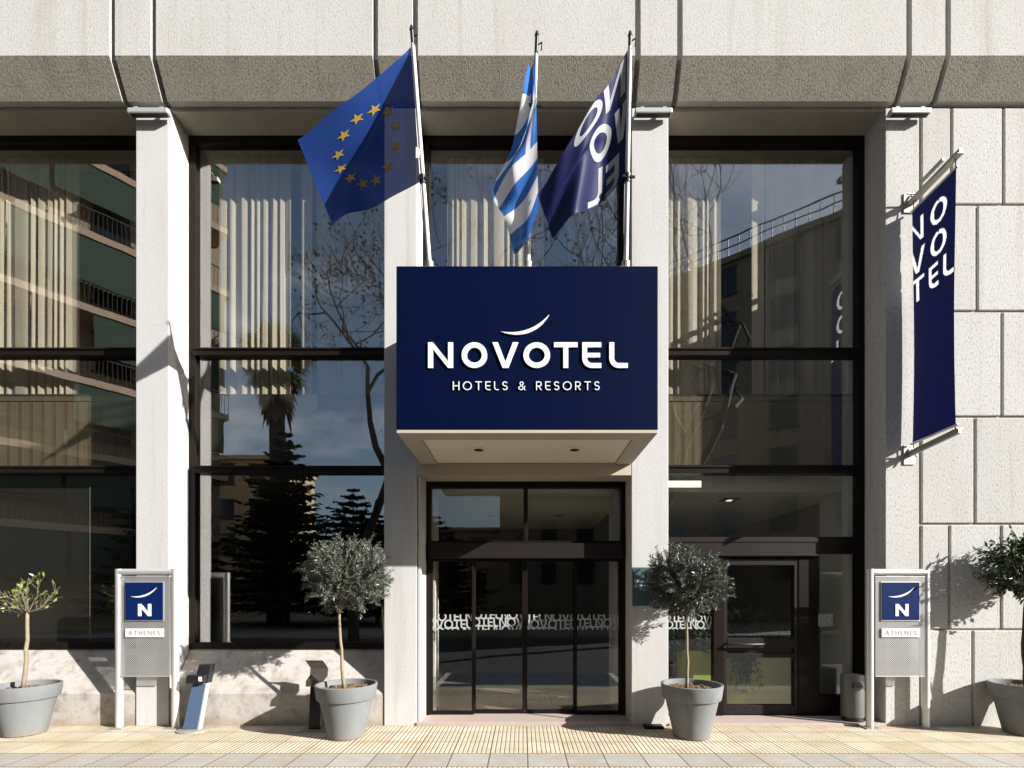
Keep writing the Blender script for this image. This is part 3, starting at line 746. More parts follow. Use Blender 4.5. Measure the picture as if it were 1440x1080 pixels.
q = crescent_polys(fx(705), fz(467.3), fx(772), fz(443.8), 0.075, 0.036)
polys_mesh('crescent', q, lambda u, v: (u, CYF - 0.015, v), M['white'], C, depth=(0, 0.012, 0))
H2 = fz(537.0) - fz(549.2)
q, xe = text_polys('HOTELS & RESORTS', H2, 0.10, 0.39)
k = (fx(843) - fx(637)) / xe
q = [[(fx(637) + p[0] * k, fz(549.2) + p[1]) for p in poly] for poly in q]
def word(q, a, b_): return [p_ for p_ in q if a <= (min(v[0] for v in p_) + max(v[0] for v in p_)) / 2 < b_]
ws = fx(640) + (fx(843) - fx(640)) * 0.0
for a, b_ in ((0, 722.5), (722.5, 746), (746, 2000)):
    polys_mesh('tagline_word', word(q, fx(a), fx(b_)), lambda u, v: (u, CYF - 0.012, v), M['white'], C, depth=(0, 0.009, 0))

# ------------------------------------------------------------------ flags
def pole_point(Bp, Tp, y):
    lo, hi = -0.3, 1.2
    for _ in range(40):
        t = (lo + hi) / 2; p = Bp.lerp(Tp, t)
        yy = VY - (p.z - CAMZ) * FPX / (p.y - CAMY)
        if yy > y: lo = t
        else: hi = t
    return p
class Cloth:
    def __init__(s, fn, nu, nv, smooth=0):
        s.nu, s.nv = nu, nv
        s.P = [[Vector(fn(i / nu, j / nv)) for j in range(nv + 1)] for i in range(nu + 1)]
        for _ in range(smooth):
            Q = [r[:] for r in s.P]
            for i in range(1, nu):
                for j in range(1, nv):
                    Q[i][j] = (s.P[i - 1][j] + s.P[i + 1][j] + s.P[i][j - 1] + s.P[i][j + 1]) * 0.25
            s.P = Q
    def at(s, u, v):
        a = min(max(u, 0), 1) * s.nu; b = min(max(v, 0), 1) * s.nv
        i = min(int(a), s.nu - 1); j = min(int(b), s.nv - 1); f = a - i; g = b - j
        P = s.P
        return (P[i][j] * (1 - f) + P[i + 1][j] * f) * (1 - g) + (P[i][j + 1] * (1 - f) + P[i + 1][j + 1] * f) * g
    def nrm(s, u, v):
        e = 0.012
        n = (s.at(u + e, v) - s.at(u - e, v)).cross(s.at(u, v + e) - s.at(u, v - e))
        n = n.normalized()
        return n if n.y < 0 else -n
    def build(s, name, mats, parent, mi=None):
        mb = MB(); mb.grid(s.P, mi or 0); return mb.build(name, mats, parent, smooth=True, recalc=False)
    def on(s, name, polys, mat, parent, clip=None, cuts=2, sides=(1, -1)):
        out = None
        bmv = []
        for sd in sides:
            bmv.append(polys_mesh(name, polys, lambda u, v: s.at(u, v) + s.nrm(u, v) * (0.003 * sd), mat, parent, clip=clip, cuts=cuts))
        if len(bmv) == 2:                                    # one object, printed on both sides
            a, b_ = bmv; bm = bmesh.new(); bm.from_mesh(a.data); bm.from_mesh(b_.data); bm.to_mesh(a.data); bm.free()
            if (b_.location - a.location).length > 1e-6: raise RuntimeError
            bpy.data.objects.remove(b_)
        return bmv[0]
def pole(Bp, Tp, yflag, root, clip_y):
    d = (Tp - Bp).normalized(); foot = Bp - d * ((Bp.z - CZ1 - 0.0) / d.z)
    top = pole_point(Bp, Tp, yflag)
    mb = MB(); mb.tube([foot, top], [0.024, 0.019], 14); mb.build('pole', M['pole'], root, smooth=True, auto=60)
    mb = MB(); mb.tube([top, Tp], 0.017, 10); mb.tube([Tp, Tp + d * 0.03], [0.022, 0.012], 10)
    e = top.lerp(Tp, 0.45); mb.tube([e, e + Vector((0.05, -0.01, 0.02)), e + Vector((0.045, -0.01, -0.05))], 0.007, 6)
    mb.build('finial', M['black'], root, smooth=True, auto=60)
    c = pole_point(Bp, Tp, clip_y); mb = MB(); mb.tube([c - d * 0.035, c + d * 0.035], 0.031, 12); mb.bar(c + Vector((-0.05, -0.02, 0)), c + Vector((0.07, -0.02, -0.01)), 0.014, 0.02)
    mb.build('halyard_clip', M['black'], root)
    mb = MB(); mb.tube([foot + d * 0.0, foot + d * 0.09], 0.042, 12); mb.box(foot.x - 0.08, foot.x + 0.08, foot.y - 0.06, foot.y + 0.06, CZ1 + 0.0, CZ1 + 0.015)
    mb.build('base_socket', M['galv'], root)
    mb = MB(); a = pole_point(Bp, Tp, 330) + Vector((-0.03, -0.012, 0)); b_ = pole_point(Bp, Tp, clip_y) + Vector((-0.03, -0.012, 0))
    mb.tube([foot + Vector((-0.028, -0.012, 0.1)), a, b_], 0.0045, 5); mb.build('halyard', M['black'], root)
    return foot
GF = 'flags on poles above the canopy'
def tri_patch(A, Bb, Cc, D, wave):
    def fn(u, v):
        if u + v <= 1: p = Bb + (Cc - Bb) * u + (A - Bb) * v
        else: p = D + (A - D) * (1 - u) + (Cc - D) * (1 - v)
        return p + wave(u, v)
    return fn
# blue flag with twelve stars
Bp, Tp = px(604, 374, -1.10), px(579, 42, -1.61)
F1 = thing('flag', 'blue flag with a ring of twelve gold stars on a white pole', 'flag', tuple(Bp), GF)
pole(Bp, Tp, 62, F1, 252)
A, Bb, Cc, D = pole_point(Bp, Tp, 66), pole_point(Bp, Tp, 256), px(468, 318, -0.70), px(415, 190, -1.72)
A = A + Vector((-.02, 0, 0)); Bb = Bb + Vector((-.03, 0, 0))
def wv(u, v):
    e = 4 * v * (1 - v)
    return Vector((0, 0.045 * math.sin(5.5 * u + 2.2 * v) * u + 0.02 * math.sin(13 * u - 5 * v + 1) * u * (1 - 0.5 * v), -0.07 * math.sin(math.pi * u) * v * (1 if v > 0.5 else 0.4) + 0.01 * math.sin(9 * u) * u))
c1 = Cloth(tri_patch(A, Bb, Cc, D, wv), 48, 40, 10)
cl = c1.build('cloth', M['eu_blue'], F1)
for k in range(12):
    a = 2 * math.pi * k / 12 + 0.12; cu, cv = 0.485 + 0.285 * math.sin(a), 0.50 + 0.305 * math.cos(a)
    pts = []
    for i in range(10):
        r = 1 if i % 2 == 0 else 0.40; t = 2 * math.pi * i / 10
        uu, vv = -r * math.sin(t), r * math.cos(t)
        pts.append((cu + 0.063 * uu + 0.012 * vv, cv + 0.052 * vv))
    polys = [[(cu, cv), pts[i - 1], pts[i]] for i in range(10)]
    c1.on('star', polys, M['gold_star'], cl, cuts=0)
mb = MB(); p = pole_point(Bp, Tp, 218); mb.box(p.x - 0.045, p.x - 0.01, p.y - 0.03, p.y - 0.024, p.z - 0.055, p.z + 0.05); mb.build('hem_label', M['pole'], F1)

# striped flag
Bp, Tp = px(742, 374, -1.10), px(755, 50, -1.61)
F2 = thing('flag', 'narrow drooping flag of blue and white stripes on the middle pole', 'flag', tuple(Bp), GF)
pole(Bp, Tp, 76, F2, 150)
HT_, HB_ = px(753, 78, -1.585), px(757, 292, -1.40)
FK = [(0.0, px(724, 354, -1.15)), (0.5, px(690, 268, -1.28)), (0.74, px(720, 196, -1.40)), (1.0, px(745, 98, -1.55))]
def fly(v):
    for (a, p0), (b, p1) in zip(FK, FK[1:]):
        if v <= b: return p0.lerp(p1, (v - a) / (b - a))
    return FK[-1][1]      # fly edge: bottom, belly, top
def gfn(u, v):
    a = HB_.lerp(HT_, v)
    t0, t1 = 0.0, 0.56
    q = (fly(max(0, v - .05)) + fly(v) * 2 + fly(min(1, v + .05))) / 4
    p = a.lerp(q, u)
    s = math.sin(math.pi * min(1, u)) ** 0.8
    fold = 0.075 * math.sin(8.0 * v + 2.6 * u + 0.2) * min(1, u * 2.0) + 0.035 * math.sin(17 * v - 5 * u) * u
    return p + Vector((0.022 * math.sin(9 * v + 1.2) * s, fold, -0.03 * s))
c2 = Cloth(gfn, 54, 90, 2)
def gmat(i, j):
    st = j // 10
    if j >= 40 and i < 20:
        return 1 if (62 <= j < 70 or 7 <= i < 12) else 0
    return 0 if st % 2 == 0 else 1
c2.build('cloth', [M['gr_blue'], M['gr_white']], F2, gmat)

# lettered flag
Bp, Tp = px(880, 374, -1.10), px(886, 50, -1.61)
F3 = thing('flag', 'navy flag with large white letters seen mirrored from behind', 'flag', tuple(Bp), GF)
pole(Bp, Tp, 66, F3, 250)
A, Bb, Cc, D = pole_point(Bp, Tp, 70), pole_point(Bp, Tp, 250), px(777, 336, -1.22), px(757, 264, -1.46)
A = A + Vector((-.02, 0, 0)); Bb = Bb + Vector((-.025, 0, 0))
def wv3(u, v):
    return Vector((0, 0.10 * math.sin(6.3 * u + 1.6 * v) * min(1, 3 * u) * (1 - 0.35 * v) + 0.025 * math.sin(15 * u + 6 * v) * u, -0.05 * math.sin(math.pi * u) * (v > 0.5) + 0.02 * math.sin(7 * u)* u))
c3 = Cloth(tri_patch(A, Bb, Cc, D, wv3), 48, 40, 6)
cl = c3.build('cloth', M['navy_cloth'], F3)
def put(ch, u0, u1, v0, v1, t=0.2):
    wd = (u1 - u0); hh = (v1 - v0); ww = wd / hh
    return [[(u0 + p[0] * hh, v0 + p[1] * hh) for p in poly] for poly in letter(ch, ww, t)]
for ch, u0, u1, v0, v1 in (('N', .02, .27, .70, .985), ('O', .30, .62, .705, 1.01), ('V', -.02, .15, .34, .63), ('O', .185, .50, .335, .64), ('E', .08, .25, -.02, .26), ('L', .30, .51, .0, .285)):
    c3.on('letter', put(ch, u0, u1, v0, v1), M['print_white'], cl, clip=(0.004, 0.99, 0.01, 0.985), cuts=2)

# ------------------------------------------------------------------ banner on the right wall
XB = 4.83
N = thing('banner', 'tall navy vertical banner with white stacked letters hung between two wall arms', 'banner', (XB, 0, 4.8))
yb0, yb1, zb0, zb1 = -0.05, -0.666, 3.53, 6.395
cb = Cloth(lambda u, v: (XB + 0.025 * math.sin(3.1 * u + 1.0) * (0.4 + 0.6 * math.sin(math.pi * v)) + 0.006 * math.sin(5 * v + 3 * u), yb0 + (yb1 - yb0) * u, zb0 + (zb1 - zb0) * v - 0.02 * (1 - v) * (1 - u)), 16, 50)
wB, hB = 0.616, 2.865
def bl(ch, a, b_, zc, h=0.285, t=0.185):
    q = letter(ch, (b_ - a) / h, t)
    return [[((a + p[0] * h) / wB, (zc - h / 2 + p[1] * h - zb0) / hB) for p in poly] for poly in q]
def cb_nrm(u, v): return Vector((-1, 0, 0))
cb.nrm = cb_nrm
blist = []
for ch, a, b_, zc in (('N', -.06, .17, 6.10), ('O', .265, .505, 6.10), ('V', -.05, .19, 5.735), ('O', .265, .505, 5.735), ('T', -.03, .165, 5.39), ('E', .235, .385, 5.39), ('L', .455, .61, 5.39)):
    blist.append(bl(ch, a, b_, zc))
def in_poly(x, y, poly):
    c = False; n = len(poly)
    for i in range(n):
        x0, y0 = poly[i]; x1, y1 = poly[i - 1]
        if (y0 > y) != (y1 > y) and x < (x1 - x0) * (y - y0) / (y1 - y0) + x0: c = not c
    return c
allp = [q for l in blist for q in l]
NU, NV = 64, 300
fine = [[cb.at(i / NU, j / NV) for j in range(NV + 1)] for i in range(NU + 1)]
ins = [[(j / NV > 0.5) and any(in_poly(i / NU, j / NV, q) for q in allp) for j in range(NV + 1)] for i in range(NU + 1)]
mb = MB(); mb.v = [p_ for r in fine for p_ in r]
for i in range(NU):
    for j in range(NV):
        if ins[i][j] and ins[i + 1][j] and ins[i][j + 1] and ins[i + 1][j + 1]: continue      # the white print goes through the cloth
        k = i * (NV + 1) + j; mb.f.append((k, k + 1, k + NV + 2, k + NV + 1)); mb.m.append(0)
cl = mb.build('cloth', M['banner_navy'], N, smooth=True, recalc=False)
for l in blist: cb.on('letter', l, M['banner_white'], cl, clip=(0.006, 0.994, 0, 1), cuts=1, sides=(1,))
for (za, zc, yt) in ((6.53, 6.54, -0.72), (3.385, 3.45, -0.71)):
    mb = MB(); mb.bar((XB, 0.0, za), (XB, yt, zc), 0.035, 0.05); mb.bar((XB, 0.0, za - 0.028 if za > 5 else za + 0.028), (XB, yt, zc - 0.028 if za > 5 else zc + 0.028), 0.075, 0.008)
    mb.box(XB - 0.07, XB + 0.07, -0.014, 0.0, za - 0.12, za + 0.12); mb.bar((XB + 0.01, -0.02, za + 0.09), (XB + 0.02, -0.10, za - 0.05), 0.015, 0.015); mb.bar((XB - 0.09, -0.09, za + .05), (XB + 0.09, -0.09, za + .05), 0.014, 0.014)
    mb.build('arm', M['galv'], N)
    for y in (yb0 - 0.02, yb1 + 0.02):
        zz = za + (zc - za) * (y / yt); ze = zb1 if za > 5 else zb0
        mb = MB(); mb.tube([(XB, y, zz), (XB + .008, y, (zz + ze) / 2), (XB, y, ze)], 0.006, 6); mb.build('hook', M['black_steel'], N)
for z in (zb1, zb0):
    mb = MB(); mb.tube([(XB, yb0 + .015, z - (0.02 if z < 4 else 0)), (XB, yb1 - .015, z)], 0.014, 8); mb.build('hem_rod', M['alu'], N, smooth=True)
mb = MB(); mb.bar((XB, -0.20, 6.64), (XB, -0.50, 6.64), 0.03, 0.035); mb.bar((XB, -.35, 6.55), (XB, -.35, 6.63), .02, .02); mb.build('lamp_bar', M['galv'], N)

# ------------------------------------------------------------------ wall washer lights on the pier tops
def wall_light(x0, x1, label):
    t = thing('wall_light', label, 'wall light', ((x0 + x1) / 2, -0.1, 7.60), 'linear lights under the facade beam')
    mb = MB(); mb.box(x0, x1, -0.115, -0.035, 7.562, 7.625); mb.build('housing', M['alu'], t, bevel=0.010)
    for x in (x0 + 0.09, x1 - 0.09):
        mb = MB(); mb.box(x - 0.022, x + 0.022, -0.10, -0.05, 7.625, 7.65); mb.box(x - 0.018, x + 0.018, -0.09, 0.0, 7.65, 7.66); mb.build('bracket', M['galv'], t)
    mb = MB(); mb.box(x0 + 0.02, x1 - 0.02, -0.10, -0.05, 7.556, 7.561); mb.build('lens', M['black'], t)
wall_light(-4.86, -4.365, 'slim aluminium light bar under the facade beam, atop the pier by the leftmost window')
wall_light(1.385, 1.84, 'slim aluminium light bar atop the pier beside the lettered navy flag')
wall_light(4.53, 5.02, 'slim aluminium light bar atop the block wall above the hanging banner')

# ------------------------------------------------------------------ free standing signs
def sign_stand(cx, label):
    y = -0.10; ox = cx
    t = thing('sign_stand', label, 'sign', (cx, y, 0), 'perforated steel sign stands')
    hw = 0.345; r = 0.042
    def rail(pts):
        mb = MB(); mb.tube(pts, r, 16); return mb
    for s in (-1, 1):
        mb = MB(); mb.tube([(cx + s * hw, y, 0.0), (cx + s * hw, y, 1.955)], r, 18); mb.build('leg', M['alu'], t, smooth=True, auto=50)
        mb = MB(); mb.box(cx + s * hw - 0.085, cx + s * hw + 0.085, y - 0.075, y + 0.075, 0.001, 0.012); mb.lathe([(0.003, .02), (0.011, 0.019), (0.011, 0.012)], 8, (cx + s * hw + .06, y - .055)); mb.build('foot_plate', M['galv'], t)
    mb = MB(); mb.tube([(cx - hw, y, 1.915), (cx + hw, y, 1.915)], r * 0.995, 18); mb.build('top_rail', M['alu'], t, smooth=True, auto=50)
    x0, x1, z0, z1 = cx - 0.300, cx + 0.300, 0.64, 1.862
    mb = MB(); mb.face([(x0, y - 0.035, z0), (x1, y - 0.035, z0), (x1, y - 0.035, z1), (x0, y - 0.035, z1)])
    mb.face([(x1, y - 0.035, z0), (x1, y + 0.03, z0), (x1, y + 0.03, z1), (x1, y - 0.035, z1)]); mb.face([(x0, y + 0.03, z0), (x0, y - 0.035, z0), (x0, y - 0.035, z1), (x0, y + 0.03, z1)])
    mb.face([(x0, y + 0.03, z0), (x0, y + 0.03, z1), (x1, y + 0.03, z1), (x1, y + 0.03, z0)], 1)
    pp = mb.build('perforated_panel', [M['perf'], M['perf_back']], t, loc=(cx, y, 0.64), recalc=False)
    mb = MB(); e = 0.006
    mb.box(x0, x1, y - 0.040, y - 0.0355, z0 - 0.004, z0 + 0.006); mb.box(x0, x1, y - 0.040, y - 0.0355, z1 - 0.006, z1 + 0.004)
    for s in (-1, 1):
        for z in (0.72, 1.78): mb.box(cx + s * 0.301, cx + s * 0.315, y - 0.01, y + 0.01, z - 0.02, z + 0.02)
    mb.build('panel_edge', M['alu'], t)
    mb = MB(); mb.box(cx - 0.238, cx + 0.238, y - 0.046, y - 0.0405, 1.318, 1.800); mb.build('panel_border', M['alu'], t)
    mb = MB(); mb.box(cx - 0.226, cx + 0.226, y - 0.052, y - 0.0465, 1.330, 1.788); lp = mb.build('logo_panel', M['blue_panel'], t)
    q = [[(cx - 0.071 + p[0] * 0.148, 1.378 + p[1] * 0.148) for p in poly] for poly in letter('N', 1.07, 0.255)]
    polys_mesh('letter', q, lambda u, v: (u, y - 0.058, v), M['white'], lp, depth=(0, 0.0055, 0))
    q = crescent_polys(cx - 0.160, 1.617, cx + 0.155, 1.727, 0.028, 0.021)
    polys_mesh('crescent', q, lambda u, v: (u, y - 0.058, v), M['white'], lp, depth=(0, 0.0055, 0))
    mb = MB(); mb.box(cx - 0.234, cx + 0.234, y - 0.050, y - 0.0405, 1.120, 1.226); npl = mb.build('name_plate', M['plate_white'], t, bevel=0.002)
    q, xe = text_polys('ATHENES', 0.052, 0.12, 0.34); k = 0.385 / xe
    q = [[(cx - 0.1925 + p[0] * k, 1.147 + p[1]) for p in poly] for poly in q]
    polys_mesh('lettering', q, lambda u, v: (u, y - 0.0515, v), M['ink'], npl)
    return t
s1 = sign_stand(-4.617, 'perforated steel sign stand before the pier, beside the bare potted lemon tree')
s2 = dup(s1, delta=(9.232, 0, 0)); s2['label'] = 'perforated steel sign stand before the block wall, under the hanging banner'

# ------------------------------------------------------------------ potted trees
def pot(root, cx, cy, seed, s=1.0):
    prof = [(0.002, 0.004), (0.196, 0.004), (0.205, 0.012), (0.212, 0.06), (0.292, 0.425), (0.296, 0.438), (0.318, 0.444), (0.325, 0.455), (0.345, 0.598), (0.346, 0.606), (0.340, 0.612), (0.322, 0.612), (0.316, 0.606), (0.302, 0.50)]
    mb = MB(); mb.lathe([(r * s, z * s) for r, z in prof], 64, (cx, cy)); p = mb.build('pot', M['pot'], root, smooth=True, auto=35)
    rnd = random.Random(seed); Pg = []
    for i in range(9):
        r = 0.304 * s * i / 8 + 0.001
        Pg.append([(cx + r * math.cos(2 * math.pi * k / 36), cy + r * math.sin(2 * math.pi * k / 36), (0.535 + 0.02 * (1 - i / 8) + rnd.uniform(-0.009, 0.009)) * s) for k in range(36)])
    mb = MB(); mb.grid(Pg, close=True)
    for _ in range(150):
        a = rnd.random() * 6.28; r = 0.28 * math.sqrt(rnd.random()) * s; c = Vector((cx + r * math.cos(a), cy + r * math.sin(a), 0.552 * s)); q = rnd.uniform(0.006, 0.016)
        mb.box(c.x - q, c.x + q, c.y - q, c.y + q, c.z - q * .4, c.z + q * .9)
    mb.build('soil', M['soil'], p, recalc=False)
def leaf(mb, p, d, n, L, W, mi=0):
    d = d.normalized(); s = d.cross(n)
    s = s.normalized() if s.length > 1e-4 else d.orthogonal().normalized(); up = s.cross(d)
    a = p; b = p + d * L; m1 = p + d * L * 0.45 + s * W / 2 + up * W * 0.22; m2 = p + d * L * 0.45 - s * W / 2 + up * W * 0.22
    k = len(mb.v); mb.v += [a, m1, b, m2]; mb.f += [(k, k + 1, k + 2), (k, k + 2, k + 3)]; mb.m += [mi, mi]
def rv(rnd): 
    v = Vector((rnd.gauss(0, 1), rnd.gauss(0, 1), rnd.gauss(0, 1))); return v.normalized()
def curve(a, b, bend, n=6, rnd=None, jit=0.0):
    out = []
    for i in range(n + 1):
        t = i / n; p = Vector(a).lerp(Vector(b), t) + Vector(bend) * math.sin(math.pi * t)
        if rnd and 0 < i < n: p += Vector((rnd.uniform(-jit, jit), rnd.uniform(-jit, jit), 0))
        out.append(p)
    return out
def olive(root, base, top, cen, rad, seed, ntw=760, nleaf=19, shift=(0, 0, 0)):
    rnd = random.Random(seed); base, top, cen = Vector(base), Vector(top), Vector(cen)
    path = curve(base, top, (rnd.uniform(-.02, .02), 0, 0), 8, rnd, 0.006)
    mb = MB(); mb.tube(path, [0.021 - 0.007 * i / 8 for i in range(9)], 9); mb.build('trunk', M['bark_pale'], root, smooth=True)
    br = MB(); lf = MB(); limbs = []
    for k in range(16):
        d = rv(rnd); d.z = abs(d.z) * 0.8 + 0.1
        e = cen + Vector((d.x * rad[0], d.y * rad[1], d.z * rad[2] - 0.1)) * 0.72
        c = curve(top - Vector((0, 0, 0.01)), e, rv(rnd) * 0.05, 5, rnd, 0.012); br.tube(c, [0.010, 0.009, 0.007, 0.006, 0.004, 0.003], 5); limbs += c[1:]
    lump = [(rv(rnd), rnd.uniform(-0.10, 0.09)) for _ in range(14)]
    for k in range(ntw):
        d = rv(rnd); f = rnd.random() ** 0.42
        lr = 1 + sum(a * max(0, d.dot(v)) ** 6 for v, a in lump)
        p = cen + Vector((d.x * rad[0], d.y * rad[1], d.z * rad[2])) * (f * 0.90 * lr)
        if d.z < -0.55: p.z += 0.04
        dd = (d * 0.75 + Vector((0, 0, 0.55)) + rv(rnd) * 0.6).normalized(); L = rnd.uniform(0.09, 0.16) * (1.4 if rnd.random() < 0.08 else 1)
        e = p + dd * L
        if k % 2 == 0:
            q = min(limbs, key=lambda t: (t - p).length); br.tube([q, p], [0.004, 0.0028], 3, cap=False)
        br.tube([p, e], [0.0026, 0.0014], 3, cap=False)
        side = dd.orthogonal().normalized()
        for i in range(nleaf):
            t = (i + 0.5) / nleaf; s = Matrix.Rotation(i * 2.4 + rnd.uniform(-.4, .4), 3, dd) @ side
            leaf(lf, p.lerp(e, t), dd * rnd.uniform(0.5, 0.9) + s * 0.7, rv(rnd) + Vector((0, 0, 0.8)), rnd.uniform(0.036, 0.060), rnd.uniform(0.011, 0.0165))
    br.build('branch', M['twig'], root, recalc=False); lf.build('foliage', M['olive_leaf'], root, recalc=False)
GP = 'trees in grey clay pots along the hotel front'
sc5 = 5.6 / FPX
t = thing('potted_tree', 'round potted olive tree in front of the low marble wall, beside the black ash post', 'potted tree', (-2.04, -0.45, 0), GP)
pot(t, -2.04, -0.45, 1)
olive(t, (-2.066, -0.44, 0.54), (-2.125, -0.44, 1.47), (-2.03, -0.44, 1.82), (0.475, 0.47, 0.445), 4)
t = thing('potted_tree', 'round potted olive tree standing before the glass door and the slate plaque', 'potted tree', (1.956, -0.45, 0), GP)
pot(t, 1.956, -0.45, 2)
olive(t, (1.902, -0.44, 0.54), (1.90, -0.44, 1.40), (1.89, -0.46, 1.755), (0.45, 0.45, 0.41), 19, 760)
# nearly bare lemon tree
t = thing('potted_tree', 'nearly bare potted lemon tree with few yellow green leaves before the leftmost window', 'potted tree', (-5.86, -0.36, 0), GP)
pot(t, -5.87, -0.345, 3, 0.955); rnd = random.Random(5)
top = Vector((-5.815, -0.37, 1.46))
mb = MB(); mb.tube(curve((-5.87, -0.37, 0.53), top, (0.012, 0, 0), 8, rnd, 0.006), [0.023 - 0.006 * i / 8 for i in range(9)], 9); mb.build('trunk', M['bark_pale'], t, smooth=True)
br, lf = MB(), MB()
for k, (dx_, dz_, yy) in enumerate(((-0.36, 0.20, 0.1), (-0.27, 0.30, -0.15), (-0.12, 0.34, 0.1), (0.02, 0.30, -0.1), (0.14, 0.42, 0.05), (0.24, 0.26, 0.15), (0.33, 0.16, -0.1), (0.12, 0.22, -0.25), (-0.2, 0.12, -0.2), (-.30, .27, .2), (.2, .36, -.2))):
    e = top + Vector((dx_, yy, dz_)) * 0.82; c = curve(top - Vector((0, 0, 0.03)), e, (0, 0, -0.045), 5, rnd, 0.012); br.tube(c, [0.009, 0.007, 0.005, 0.004, 0.003, 0.002], 6)
    for i in range(2, 6):
        for _ in range(3):
            d = ((c[i] - c[i - 1]).normalized() + rv(rnd) * 0.9).normalized(); q = c[i] + d * rnd.uniform(0.05, 0.13)
            br.tube([c[i], q], [0.003, 0.0018], 3, cap=False)
            if rnd.random() < (0.95 if k in (3, 4) else 0.6): leaf(lf, q, d + rv(rnd) * 0.6, rv(rnd), rnd.uniform(0.05, 0.085), rnd.uniform(0.024, 0.038))
br.build('branch', M['twig'], t, recalc=False); lf.build('foliage', M['lemon_leaf'], t, recalc=False)
# dark bushy tree at the right edge
t = thing('potted_tree', 'dark glossy leaved potted bush tree in front of the pale block wall', 'potted tree', (5.93, -0.345, 0), GP)
pot(t, 5.93, -0.345, 4, 0.97); rnd = random.Random(12)
top = Vector((5.97, -0.33, 1.62)); cen = Vector((5.97, -0.30, 1.97))
mb = MB(); mb.tube(curve((5.945, -0.35, 0.51), top, (-0.03, 0, 0), 8, rnd, 0.008), [0.03 - 0.006 * i / 8 for i in range(9)], 9)
mb.tube(curve((5.93, -0.38, 0.51), (5.86, -0.40, 1.2), (0.05, 0, 0), 6, rnd, 0.01), 0.008, 6); mb.build('trunk', M['bark_dark'], t, smooth=True)
br, lf = MB(), MB()
for k in range(240):
    d = rv(rnd); f = rnd.random() ** 0.45; p = cen + Vector((d.x * 0.46, d.y * 0.24, d.z * 0.36)) * f * 0.85
    dd = (d + Vector((0, 0, 0.3)) + rv(rnd) * 0.5).normalized(); e = p + dd * rnd.uniform(0.10, 0.2)
    if k % 3 == 0: br.tube([top, top.lerp(p, 0.5) + rv(rnd) * 0.03, p], [0.008, 0.006, 0.004], 4, cap=False)
    br.tube([p, e], [0.004, 0.002], 3, cap=False)
    for i in range(11):
        leaf(lf, p.lerp(e, (i + .5) / 11), dd * 0.5 + rv(rnd), rv(rnd) + Vector((0, 0, .8)), rnd.uniform(0.05, 0.085), rnd.uniform(0.022, 0.034))
br.build('branch', M['bark_dark'], t, recalc=False); lf.build('foliage', M['laurel_leaf'], t, recalc=False)

# ------------------------------------------------------------------ bin posts, plaque, small things
t = thing('ash_post', 'leaning blue fronted ash post with a black head, right beside a sign stand', 'ash post', (-3.98, -0.20, 0), 'ash posts by the low marble walls')
def slab(mb, z0, z1, cx0, cx1, y0, y1, w0, w1, d0, d1, mi=0):
    n = len(mb.v)
    for z, cx, y, w_, d in ((z0, cx0, y0, w0, d0), (z1, cx1, y1, w1, d1)):
        mb.v += [Vector((cx - w_, y - d, z)), Vector((cx + w_, y - d, z)), Vector((cx + w_, y + d, z)), Vector((cx - w_, y + d, z))]
    for q in ((3, 2, 1, 0), (4, 5, 6, 7), (0, 1, 5, 4), (1, 2, 6, 5), (2, 3, 7, 6), (3, 0, 4, 7)): mb.f.append(tuple(n + i for i in q)); mb.m.append(mi)
mb = MB(); mb.lathe([(0.003, 0.022), (0.17, 0.020), (0.185, 0.012), (0.185, 0.001)], 36, (-3.97, -0.20)); mb.build('foot', M['galv'], t, smooth=True, auto=40)
mb = MB(); slab(mb, 0.02, 0.56, -3.985, -3.935, -0.21, -0.12, 0.098, 0.088, 0.035, 0.035); mb.build('post', M['alu'], t, bevel=0.006)
mb = MB(); slab(mb, 0.03, 0.55, -3.990, -3.940, -0.2488, -0.1637, 0.086, 0.078, 0.003, 0.003); mb.build('mirror_front', M['steel_mirror'], t)
mb = MB(); slab(mb, 0.555, 0.78, -3.93, -3.905, -0.105, -0.065, 0.082, 0.080, 0.05, 0.04); mb.build('head', M['black'], t, bevel=0.008)
mb = MB(); slab(mb, 0.565, 0.665, -3.965, -3.955, -0.185, -0.175, 0.105, 0.105, 0.035, 0.035); tr = mb.build('tray', M['black'], t, bevel=0.006)
mb = MB(); mb.box(-3.905, -3.865, -0.228, -0.2235, 0.595, 0.65); mb.build('notice', M['plate_white'], tr)
t = thing('ash_post', 'black ash post with a tilted bronze plate head behind the potted olive tree', 'ash post', (-2.52, -0.19, 0), 'ash posts by the low marble walls')
mb = MB(); mb.box(-2.66, -2.34, -0.29, -0.09, 0.001, 0.018); mb.build('foot', M['galv'], t, bevel=0.004)
mb = MB(); slab(mb, 0.018, 0.54, -2.51, -2.50, -0.19, -0.17, 0.068, 0.066, 0.045, 0.04); mb.build('post', M['black_steel'], t, bevel=0.006)
mb = MB(); P = [[(-2.61 + dx2, y, z), (-2.40 + dx2, y, z)] for dx2, y, z in ((0.01, -0.26, 0.54), (0.012, -0.25, 0.61), (0.035, -0.20, 0.665), (0.02, -0.15, 0.745), (-0.02, -0.19, 0.835), (-0.025, -0.205, 0.845))]
mb.grid(P); Q = [[Vector(a) + Vector((0, .022, -.006)) for a in r] for r in P]; mb.grid(Q, flip=True)
for k in range(5):
    mb.face([P[k][0], P[k + 1][0], Q[k + 1][0], Q[k][0]]); mb.face([P[k][1], Q[k][1], Q[k + 1][1], P[k + 1][1]])
mb.face([P[0][0], Q[0][0], Q[0][1], P[0][1]]); mb.face([P[5][0], P[5][1], Q[5][1], Q[5][0]])
mb.build('head_plate', M['bronze_plate'], t)
